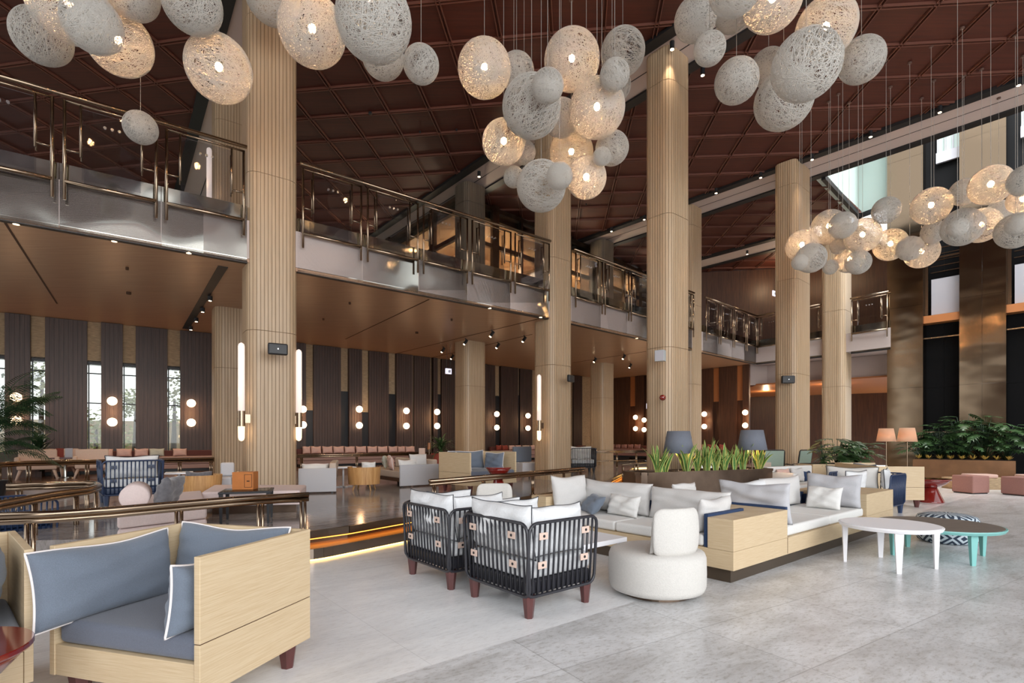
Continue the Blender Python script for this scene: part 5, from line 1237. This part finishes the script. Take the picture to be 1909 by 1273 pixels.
# glass upstand by the ramp
m = MB(); p, q = at(40, 1003, .02), at(182, 975, .02); m.wall(p, q, .0, .36, .012, 1); o = m.build('glass_screen', M['glass_rail']); tag(o, 'low glass screen between the handrails at the left', 'glass screen')

# ---- banquette along the window wall
def seg_box(name, mat, a, b, off0, off1, z0, z1, parent=None, bevel=.02):
    d = (b-a).normalized(); n_ = nin(d); m = MB(); m.prism([a+n_*off0, b+n_*off0, b+n_*off1, a+n_*off1], z0, z1); return m.build(name, M[mat], parent, bevel=bevel)
def banquette(x0, x1, label, mat='fabric_bench', hit=None):
    p, _ = (hit or wall_hit)(x0); q, _ = (hit or wall_hit)(x1); t = thing('banquette', label, 'bench', (0, 0, 0), 0, 'pink banquettes along the walls')
    seg_box('seat', mat, p, q, .34, .98, .66, .86, t); seg_box('backrest', 'fabric_maroon', p, q, .20, .34, .66, 1.02, t); seg_box('front_panel', mat, p, q, .36, .97, ZD+.08, .655, t, .01); seg_box('plinth', 'black', p, q, .40, .90, ZD, ZD+.08, t, 0)
    return p, q
banquette(-20, 395, 'pink banquette below the bright windows at left')
banquette(548, 765, 'long pink banquette between nearest and plant columns')
banquette(905, 988, 'pink banquette between plant column and middle column')
banquette(1067, 1083, 'pink banquette glimpsed right of the middle column')
banquette(1140, 1290, 'rose banquette left of the third column', 'fabric_pinkd', hit=lambda x: (end_hit(x)[0], -end_hit(x)[1]))
def wall_pillow(x0, x1, y0, mat, label, group, hit=wall_hit, zb=.865, off=.47, nrm=None, dz=0):
    p, d = hit((x0+x1)/2); n_ = nrm or nin(d); p = p+n_*off; w = (x1-x0)*p.y/F/abs(max(.35, d.x)) ; z1 = CH+(HY-y0)*p.y/F
    k = (x0-CX)/F
    w = (hit(x1)[0]-hit(x0)[0]).length*.97
    ang = math.degrees(math.atan2(d.y, d.x)); pillow((p.x, p.y, zb+.0), ang, w, max(.2, z1-zb), .13, mat, label, tilt=-10, seed=int(x0), n=10, group=group)
G1 = 'pillows on the banquette under the left windows'
for i, (x0, x1, y, m_, s_) in enumerate(((84, 116, 837, 'fabric_pink', 'leftmost'), (117, 148, 836, 'fabric_pink', 'second from left, behind the menu stand'), (151, 182, 836, 'fabric_pink', 'third from left'), (183, 213, 836, 'fabric_pink', 'fourth from left, above the navy barred chair'),
        (217, 247, 835.5, 'fabric_pink', 'fifth from left'), (250, 277, 835.5, 'fabric_pink', 'just left of the pale sage one'), (277, 306, 835.5, 'fabric_sage', 'pale sage coloured one'), (320, 347, 835.5, 'fabric_pink', 'alone right of the pale sage one'))):
    wall_pillow(x0, x1, y, m_, 'pillow on the left window banquette, '+s_, G1)
G2 = 'pillows on the long pink banquette'
for i, (x0, x1) in enumerate(((556, 571), (571, 591), (592, 612), (612, 633), (633, 653), (654, 674), (675, 694), (694, 713), (714, 731), (731, 745), (745, 763))):
    wall_pillow(x0, x1, 831.5, 'fabric_pink', 'pillow on the long pink banquette, '+ordn[i]+' from the nearest column', G2)
G3 = 'pillows on the banquette left of the middle column'
for i, (x0, x1, m_) in enumerate(((912, 922, 'fabric_rust'), (923, 934, 'fabric_rust'), (936, 947, 'fabric_pink'), (948, 959, 'fabric_pink'), (961, 975, 'beige_seat'), (976, 988, 'fabric_pink'))):
    wall_pillow(x0, x1, 829.5, m_, ('rust' if i < 2 else 'pale')+' pillow, '+ordn[i]+' in the row left of the middle column', G3)
G4 = 'pillows on the rose banquette'
eh = lambda x: (end_hit(x)[0], end_hit(x)[1])
for i, (x0, x1) in enumerate(((1147, 1157), (1158, 1168), (1169, 1180), (1181, 1192), (1193, 1205), (1317, 1325), (1328, 1345), (1350, 1361))):
    wall_pillow(x0, x1, 828, 'fabric_pinkd' if i < 5 else 'fabric_rust', 'rose pillow, '+ordn[i]+' from left on the end wall banquette', G4, hit=eh, nrm=Vector((-.76, -.65, 0)), off=.5)

# ---- pink armchairs and table by the left windows
def tub_legs(m): pass
def pink_chair(p, rz, label, w=.66):
    t = thing('upholstered_armchair', label, 'armchair', (p.x, p.y, ZD), rad(rz), 'pink armchairs on the dining platform')
    m = MB(); m.bb(-w/2, -.26, .22, w/2, .26, .40); m.build('seat', M['fabric_chair'], t, bevel=.03); m = MB(); m.bb(-w/2, .18, .36, w/2, .27, .66); m.build('backrest', M['fabric_chair'], t, bevel=.03)
    for s in (-1, 1): m = MB(); m.bb(s*w/2-.04, -.22, .36, s*w/2+.04, .2, .50); m.build('armrest', M['fabric_chair'], t, bevel=.025)
    for sx in (-1, 1):
        for sy in (-1, 1): m = MB(); m.tube([(sx*(w/2-.06), sy*.2, .23), (sx*(w/2+.01), sy*.26, 0)], [.03, .018], 8); m.build('leg', M['fabric_chair'], t, smooth=True)
    return t
pink_chair(on(70, 11.75, z=0), 15+25, 'pink armchair with its back to the camera, left of the menu table'); pink_chair(on(172, 12.3, z=0), 38, 'pink armchair with its back to the camera, right of the menu table', .62)
pink_chair(on(106, 12.75, z=0), 100, 'pink armchair seen between the menu table legs, left', .5); pink_chair(on(132, 12.95, z=0), 60, 'pink armchair seen between the menu table legs, right', .5)
p = on(122, 12.35, z=0); t = thing('dining_table', 'small dark table with menu stands among the pink armchairs', 'table', (p.x, p.y, ZD), rad(38)); m = MB(); m.bb(-.3, -.22, .44, .3, .22, .47); m.build('table_top', M['mahog'], t); m = MB(); m.cyl(0, 0, .02, .44, .03, 10); m.build('stem', M['steel'], t); m = MB(); m.cyl(0, 0, 0, .02, .2, 20); m.build('foot', M['steel'], t)
for dx, mt_, lb in ((-.10, 'fabric_rust', 'rust coloured menu stand on the dark table'), (.06, 'opal_panel', 'pale menu card in a holder on the dark table')):
    q = loc2w((p.x, p.y, ZD), rad(38), dx, 0, .47); o = MB().bb(-.07, -.02, 0, .07, .02, .21).build('menu_stand', M[mt_]); o.location = q; o.rotation_euler = (0, 0, rad(38)); tag(o, lb, 'menu')
# side oak unit left of the banquette
o = MB().bb(-.5, -.25, 0, .5, .25, .58).build('sideboard', M['panel_brown']); p = on(28, 12.4, z=0); o.location = (p.x, p.y, ZD); o.rotation_euler = (0, 0, rad(35)); tag(o, 'low brown sideboard behind the palm', 'sideboard')

# ---- navy barred chair, pink lounge, black table, tan box
NC = on(243, 9.0, z=0); cage_chair('cage_armchair', 'navy barred armchair with white cushions at the left, near the windows', (NC.x, NC.y, ZL), rad(222), frame='navy_frame', tabs='navy_frame', leg='navy_frame', base='navy_frame')
NL = (NC.x, NC.y, ZL)
pillow(loc2w(NL, rad(222), 0, .25, .425), 222, .74, .38, .15, 'fabric_cotton', 'white back cushion of the navy barred armchair at left', tilt=-6, piping='piping_black', seed=90)
pillow(loc2w(NL, rad(222), .28, -.05, .425), 312, .5, .34, .13, 'fabric_cotton', 'white left side cushion of the navy barred armchair at left', tilt=-5, piping='piping_black', seed=91)
p = on(8, 6.35, z=0); cage_chair('cage_armchair', 'navy armchair cut by the left edge, behind the bending handrail', (p.x, p.y, ZL-.25), rad(150), frame='navy_frame', tabs=None, leg='navy_frame', base='navy_frame', cush='navy', h=.6)
def daybed(name, label, a, b, c, d_, z0, layers, group='pink lounge modules'):
    t = thing(name, label, 'daybed', (0, 0, 0), 0, group)
    for k, (zz0, zz1, mt_) in enumerate(layers): m = MB(); m.prism([a, b, c, d_], zz0, zz1); m.build(('base', 'mattress', 'top')[k], M[mt_], t, bevel=.03, seg=3)
    return t
a = at(218, 958, .60); b = at(386, 941, .60); bk = D(122); 
c_ = b+bk*2.0; d_ = a+bk*2.0
PKL = plain('pale_pink_side', srgb(212, 194, 190), .85, noise=.04, nscale=60); M['fabric_pinkl'] = PKL
for q in (a, b, c_, d_): q.z = 0
daybed('lounge_daybed', 'long pink daybed with a round bolster, behind the brass handrail', a, b, c_, d_, ZL, ((ZL+.01, .44, 'fabric_pinkl'), (.445, .60, 'fabric_pinkl')))
bo = a.lerp(d_, .10)+(b-a)*.16; bd = D(122)
t = MB(); t.T = Matrix.Translation((bo.x, bo.y, .60+.135)) @ Matrix.Rotation(rad(122), 4, 'Z') @ Matrix.Rotation(PI/2, 4, 'Y'); t.lathe([(.001, -.02), (.12, -.018), (.135, 0), (.135, .5), (.12, .52), (.001, .522)], (0, 0), 32); o = t.build('bolster', M['fabric_pinkl'], smooth=True); tag(o, 'round pink bolster at the end of the pink daybed', 'cushion')
q = bo+(b-a).normalized()*.27+bd*.10; pillow((q.x, q.y, .60), 100, .46, .36, .15, 'fabric_char', 'charcoal velvet cushion leaning on the round pink bolster', tilt=22, seed=95, wr=.02)
e0 = at(375, 917, .60); e1 = at(560, 914, .60); e0.z = e1.z = 0; e2 = e1+V3(-.28, .95); e3 = e0+V3(-.5, 1.2)
daybed('lounge_bench', 'pink bench wrapping the foot of the nearest tall column', e0, e1, e2, e3, ZL, ((ZL+.12, .42, 'fabric_pinkl'), (.425, .60, 'fabric_pinkl')))
m = MB(); m.prism([e0+V3(.1, .1), e1+V3(-.1, .1), e2+V3(-.1, -.1), e3+V3(.1, -.1)], ZL, ZL+.12); o = m.build('bench_plinth', M['bronze_dark']); tag(o, 'brown plinth under the pink column bench', 'plinth')
tp = V3(-3.48, 6.95); t = thing('side_table', 'black square table holding the tan box', 'side table', (tp.x, tp.y, ZL), rad(20), None)
m = MB(); m.bb(-.30, -.28, .385, .30, .28, .41); m.build('table_top', M['black'], t, bevel=.003); m = MB(); m.bb(-.27, -.25, .41, .27, .25, .414); m.build('glass_top', M['glass_rail'], t)
for sx in (-1, 1):
    for sy in (-1, 1): m = MB(); m.box((sx*.27, sy*.25, .1925), (.045, .045, .385), 0, 0, .6); m.build('leg', M['black'], t)
bx = loc2w((tp.x, tp.y, ZL), rad(20), -.03, .05, .416); t = thing('menu_box', 'tan leather box with a small emblem on the black table', 'box', bx, rad(8)); m = MB(); m.bb(-.13, -.10, 0, .13, .10, .23); m.build('body', M['tan_box'], t, bevel=.003)
m = MB(); 
for (x0, z0, x1, z1) in ((.02, .03, .115, .035), (.02, .195, .115, .20), (.02, .03, .025, .20), (.11, .03, .115, .20)): m.bb(x0, -.1025, z0, x1, -.10, z1)
m.bb(.05, -.1025, .105, .085, -.10, .12); m.build('emblem', M['oak_dark_gap'], t)

# ---- oak tub chairs, small white tables, grey chair
def tub_chair(p, rz, label, r=.34, h=.49, z=ZL, legs=True):
    t = thing('oak_tub_chair', label, 'armchair', (p.x, p.y, z), rad(rz), 'oak tub chairs')
    m = MB(); n = 26; z0 = .13; a0, a1 = rad(-25), rad(205)
    m.lathe([(r*.94, z0), (r, h)], (0, 0), n, a0=a0, a1=a1, cap=False); m.lathe([(r-.02, h), (r*.94-.02, z0)], (0, 0), n, a0=a0, a1=a1, cap=False); m.lathe([(r, h), (r-.02, h)], (0, 0), n, a0=a0, a1=a1, cap=False); m.lathe([(r*.94-.02, z0), (r*.94, z0)], (0, 0), n, a0=a0, a1=a1, cap=False); m.build('shell', M['oak_tub'], t, smooth=True)
    m = MB(); m.cyl(0, 0, z0+.02, .32, r*.9, 28); m.build('seat', M['fabric_char'], t, bevel=.03)
    for a in (45, 135, 225, 315): m = MB(); m.tube([(r*.6*math.cos(rad(a)), r*.6*math.sin(rad(a)), z0+.03), (r*.78*math.cos(rad(a)), r*.78*math.sin(rad(a)), 0)], [.02, .013], 8); m.build('leg', M['oak_tub'], t, smooth=True)
    return t
q = on(371, 8.7, z=0); tub_chair(q, 235, 'oak tub chair behind the pink daybed, with a charcoal cushion'); pillow((q.x+.05, q.y-.1, ZL+.32), 5, .42, .23, .12, 'fabric_char', 'charcoal cushion in the oak tub chair behind the daybed', tilt=-4, seed=96)
q = on(679, 11.2, z=0); tub_chair(q, 180, 'oak tub chair standing before the grey-sided sofas'); pillow((q.x, q.y-.05, ZL+.32), 10, .42, .12, .2, 'shade_grey', 'grey green cushion lying in the front oak tub chair', seed=97); pillow((q.x+.06, q.y+.12, ZL+.42), 10, .30, .17, .1, 'fabric_white', 'small white cushion on top in the front oak tub chair', seed=98)
def t_table(p, rz, label):
    t = thing('bistro_table', label, 'side table', (p.x, p.y, ZL), rad(rz), 'small white tables in the raised lounge'); m = MB(); m.bb(-.22, -.22, .43, .22, .22, .455); m.build('table_top', M['white'], t); m = MB(); m.cyl(0, 0, .02, .43, .02, 10); m.build('stem', M['white'], t); m = MB(); m.bb(-.2, -.03, 0, .2, .03, .02); m.bb(-.03, -.2, 0, .03, .2, .02); m.build('foot', M['white'], t)
t_table(on(334, 9.9, z=0), 30, 'small white table left of the oak tub chair by the daybed'); t_table(on(640, 11.9, z=0), 38, 'small white table between the two grey sofa ends')
q = on(443, 9.6, z=0); t = thing('grey_chair', 'small grey upholstered chair at the left foot of the nearest column', 'chair', (q.x-.12, q.y-.35, ZL), rad(20)); m = MB(); m.bb(-.16, -.2, .1, .2, .2, .42); m.build('seat', M['fabric_grey'], t, bevel=.03); m = MB(); m.bb(-.02, .1, .42, .2, .2, .66); m.build('backrest', M['fabric_grey'], t, bevel=.03)
for sx in (-.1, .14):
    for sy in (-.15, .15): m = MB(); m.cyl(sx, sy, 0, .1, .015, 8); m.build('leg', M['black'], t)

# ---- grey sided sofas seen end-on
def end_sofa(a, b, back, label, cushions, L=1.7):
    """a-b: front edge of the end panel; the sofa runs away in direction back"""
    d = (b-a).normalized(); w = (b-a).length; t = thing('grey_sofa', label, 'sofa', (a.x, a.y, ZL), math.atan2(d.y, d.x), 'grey sofas with flat end panels')
    m = MB(); m.bb(0, 0, .03, w, .05, .50); m.build('end_panel', M['fabric_grey'], t, bevel=.006)
    m = MB(); m.bb(.02, .05, .20, w-.02, L, .36); m.build('seat_cushion', M['beige_seat'], t, bevel=.03); m = MB(); m.bb(.04, .05, .12, w-.04, L, .20); m.build('frame', M['panel_brown'], t)
    m = MB(); m.bb(w-.14, .05, .36, w, L, .60); m.build('backrest', M['beige_seat'], t, bevel=.03)
    for x in (.08, w-.08): m = MB(); m.bb(x-.02, L-.1, 0, x+.02, L-.05, .12); m.build('leg', M['black'], t); m = MB(); m.bb(x-.02, .06, 0, x+.02, .1, .12); m.build('leg', M['black'], t)
    for (x, y, w2, h2, mt_, lb, rz, sd_) in cushions:
        q = loc2w((a.x, a.y, ZL), math.atan2(d.y, d.x), x, y, .365); pillow(q, math.degrees(math.atan2(d.y, d.x))+rz, w2, h2, .12, mt_, lb, tilt=-10, seed=sd_, piping='piping_white' if sd_ % 2 else None)
a = at(556, 921, ZL); b = at(627, 919, ZL)
end_sofa(a, b, None, 'grey sofa end panel right beside the nearest tall column', [(.30, .22, .5, .22, 'fabric_white', 'white cushion on the sofa beside the nearest column', 4, 301)])
a = at(746, 909, ZL); b = at(818, 904.5, ZL)
end_sofa(a, b, None, 'grey sofa whose end panel touches the oak sofa with slate cushions', [(.28, .16, .46, .24, 'fabric_white', 'white cushion behind the second grey end panel, left', 4, 303), (.60, .25, .44, .38, 'fabric_light', 'light cushion behind the second grey end panel, right', -4, 304),
     (.25, .95, .42, .34, 'fabric_pink', 'pink striped cushion halfway along the second grey sofa', 70, 305), (.3, 1.35, .42, .32, 'fabric_sage', 'pale sage cushion at the far end of the second grey sofa', 60, 306), (.12, .65, .36, .3, 'fabric_pink', 'pale pink cushion in front on the second grey sofa', 75, 307)], L=2.0)

# ---- oak sofa with slate cushions in the lounge, red bowl table
S4 = (-.72, 11.18, ZL); R4 = rad(45)
box_sofa('oak_panel_sofa', 'oak panelled sofa with slate cushions in the raised lounge', S4, R4, w=1.30, d=1.0)
pillow(loc2w(S4, R4, 0, .34, .43), 45, 1.0, .40, .14, 'fabric_blue', 'slate cushion across the back of the lounge oak sofa', tilt=-8, piping='piping_white', seed=110)
pillow(loc2w(S4, R4, -.42, -.05, .43), 45+80, .6, .38, .14, 'fabric_blue', 'slate cushion in the left corner of the lounge oak sofa', tilt=-6, piping='piping_white', seed=111)
pillow(loc2w(S4, R4, .40, -.05, .43), 45+100, .5, .36, .14, 'fabric_blue', 'slate cushion in the right corner of the lounge oak sofa', tilt=8, piping='piping_white', seed=112)
q = on(929, 9.75, z=0); bowl_table('red pedestal table in front of the lounge oak sofa', (q.x, q.y, ZL), .235, .56)
# charcoal barred chair far right of the middle column
q = on(1083, 17.2, z=0); cage_chair('cage_armchair', 'blue grey barred armchair far behind, right of the middle column', (q.x, q.y, ZL), rad(185), frame='char_frame', tabs=None, leg='black', h=.78)
pillow((q.x, q.y+.02, ZL+.42), 185, .7, .42, .14, 'fabric_white', 'white cushion in the far blue grey barred armchair', seed=113)
# patterned grey chair partly behind the middle column
q = on(990, 14.6, z=0); t = thing('wing_chair', 'grey patterned chair peeking out left of the middle column', 'chair', (q.x-.12, q.y+.4, ZL), rad(30)); m = MB(); m.bb(-.3, -.3, .12, .3, .3, .42); m.build('seat', M['fabric_grey'], t, bevel=.03); m = MB(); m.bb(-.3, .18, .42, .3, .3, .86); m.build('backrest', M['fabric_blue'], t, bevel=.03)
for sx in (-.25, .25):
    for sy in (-.25, .25): m = MB(); m.cyl(sx, sy, 0, .12, .015, 8); m.build('leg', M['black'], t)

# ---- plants of the raised lounge
q = on(822, 16.2, z=0); t = thing('clay_planter', 'terracotta planter with dracaena left of the plant column', 'planter', (q.x, q.y, ZD), 0); m = MB(); m.lathe([(.26, 0), (.34, .28), (.30, .46), (.27, .46)], (0, 0), 24); m.build('pot', M['fabric_rust'], t, smooth=True); m = MB(); m.cyl(0, 0, .40, .44, .27, 20); m.build('soil', M['soil'], t)
def blade_plant(loc, label, n, h, spread, seed, mat='greendark', w=.02, group=None, droop=.6, name='dracaena'):
    rnd = random.Random(seed); m = MB()
    for k in range(n):
        a = rnd.uniform(0, 6.28); z0 = h*rnd.uniform(.0, .55); L = spread*rnd.uniform(.6, 1.2); d = Vector((math.cos(a), math.sin(a), 0)); s = Vector((-d.y, d.x, 0)); b = len(m.v); N = 6; el = rnd.uniform(.5, 1.5)
        for i in range(N+1):
            q = i/N; c = d*L*q+Vector((0, 0, z0+L*el*q-droop*L*q*q*1.3)); ww = w*math.sin(PI*(q*.85+.1)); m.v += [tuple(c-s*ww), tuple(c+s*ww)]
        for i in range(N): m.f.append((b+2*i, b+2*i+1, b+2*i+3, b+2*i+2)); m.mi.append(0)
    m.tube([(0, 0, 0), (0, 0, h*.6)], .02, 6); o = m.build(name, M[mat]); o.location = loc; tag(o, label, 'plant', group); return o
blade_plant((q.x, q.y, ZD+.45), 'dark green dracaena in the clay planter', 90, .55, .5, 5, 'greenleaf', .022)
o = MB().bb(-.09, -.06, 0, .09, .06, .20).build('menu_box', M['leather']); q = on(787, 16.0, z=0); o.location = (q.x, q.y, ZD+.42); tag(o, 'small pinkish box beside the dracaena', 'box')
t = thing('service_stand', 'low dark stand under the small box and table lamp', 'stand', (q.x+.25, q.y+.1, ZD), rad(40)); m = MB(); m.bb(-.5, -.2, 0, .5, .2, .42); m.build('body', M['panel_brown'], t)
q = on(800, 16.1, z=0); t = thing('table_lamp', 'slim amber glass lamp left of the dracaena', 'lamp', (q.x, q.y, ZD+.42), 0); m = MB(); m.cyl(0, 0, 0, .16, .012, 8); m.build('stem', M['bronze'], t); m = MB(); m.lathe([(.05, .16), (.035, .36)], (0, 0), 12); m.build('shade', M['copper'], t)
q = on(908, 18.2, z=0); blade_plant((q.x, q.y, ZD), 'plant just right of the plant column', 50, .5, .4, 6, 'greendark', .02)
def frond(m, base, d, L, rnd, n=30, w=.008):
    s = Vector((-d.y, d.x, 0)).normalized(); pts = []
    for i in range(11): q = i/10; pts.append(base+Vector((d.x, d.y, 0))*L*q*.9+Vector((0, 0, L*(d.z*q-.75*q*q))))
    m.tube([tuple(p) for p in pts], .006, 4)
    for i in range(n):
        q = .12+.88*i/n; f = q*10; j = min(9, int(f)); c = pts[j].lerp(pts[j+1], f-j); e = (pts[j+1]-pts[j]).normalized(); ll = L*.30*math.sin(PI*(q*.85+.12))
        for sg in (-1, 1):
            tip = c+s*sg*ll+e*ll*.5-Vector((0, 0, ll*.45)); mid = c+s*sg*ll*.5+e*ll*.3-Vector((0, 0, ll*.10)); wv = e*w
            m.add([tuple(c), tuple(mid+wv), tuple(tip), tuple(mid-wv)], [(0, 1, 2, 3)])
def palm(loc, label, n, L, h, seed, mat='greendark', trunk=True):
    rnd = random.Random(seed); t = thing('potted_palm', label, 'plant', loc, 0, 'palms near the left windows'); m = MB()
    for k in range(n):
        a = rnd.uniform(0, 6.28); frond(m, Vector((0, 0, h*rnd.uniform(.5, 1))), Vector((math.cos(a), math.sin(a), rnd.uniform(.5, 1.7))), L*rnd.uniform(.8, 1.15), rnd)
    m.build('fronds', M[mat], t); m = MB()
    for k in range(4): a = k*1.6; m.tube([(.06*math.cos(a), .06*math.sin(a), .3), (.12*math.cos(a), .12*math.sin(a), h)], .02, 6)
    m.build('trunk', M['bark'], t); m = MB(); m.lathe([(.18, 0), (.24, .34), (.22, .34)], (0, 0), 20); m.build('pot', M['black'], t); m = MB(); m.cyl(0, 0, .3, .33, .2, 16); m.build('soil', M['soil'], t)
q = on(-18, 9.4, z=0); palm((q.x, q.y, ZL), 'big palm spilling in from the left frame edge', 42, 1.0, 1.5, 11, 'greendark')
q = on(73, 12.55, z=0); blade_plant((q.x, q.y, ZD), 'tall dark bushy plant in front of the first bright window', 170, 1.6, .27, 12, 'greendark', .03, droop=.3, name='tall_dracaena')

# ---- garden trees outside the windows
def garden_tree(loc, label, h, r, seed, mat, n=330, trunk=True):
    rnd = random.Random(seed); t = thing('garden_tree', label, 'tree', loc, 0, 'trees outside the windows'); m = MB()
    for k in range(n):
        d = Vector((rnd.gauss(0, 1), rnd.gauss(0, 1), rnd.gauss(0, 1))).normalized(); q = d*r*rnd.random()**.4; c = Vector((q.x, q.y, h+q.z*1.2)); e = Vector((rnd.gauss(0, 1), rnd.gauss(0, 1), rnd.gauss(0, .6))).normalized()*.16; s = e.orthogonal().normalized()*.05
        m.add([tuple(c), tuple(c+e*.5+s), tuple(c+e), tuple(c+e*.5-s)], [(0, 1, 2, 3)])
    m.build('crown', M[mat], t)
    m = MB(); m.tube([(0, 0, 0), (.05, 0, h*.5), (0, .1, h)], [.12, .08, .04], 8); m.build('trunk', M['bark'], t)
for k, (px, Y, h, r, mt_, lb) in enumerate(((74, 18.2, 3.2, .9, 'olive', 'pale green tree outside the first bright window'), (176, 20, 1.5, .8, 'olive', 'shrub outside the second bright window'), (250, 21.5, 2.6, .55, 'olive', 'slim tree outside the third bright window'), (322, 19.0, 2.6, 1.0, 'olive', 'leafy bright tree filling the fourth window'), (-40, 17, 2.5, 1.0, 'greenleaf', 'tree outside at the left frame edge'), (215, 23, 1.0, .8, 'olive', 'low bush outside the third bright window'))):
    q = on(px, Y, z=0); garden_tree((q.x, q.y, .2), lb, h, r, 400+k, mt_)
m = MB(); q0 = on(150, 24, z=0); m.wall(q0+V3(-4, -3), q0+V3(6, 5), .2, 2.2, .3, 1); o = m.build('garden_wall', M['travertine']); tag(o, 'low garden wall seen through the second window', 'wall'); o['kind'] = 'structure'
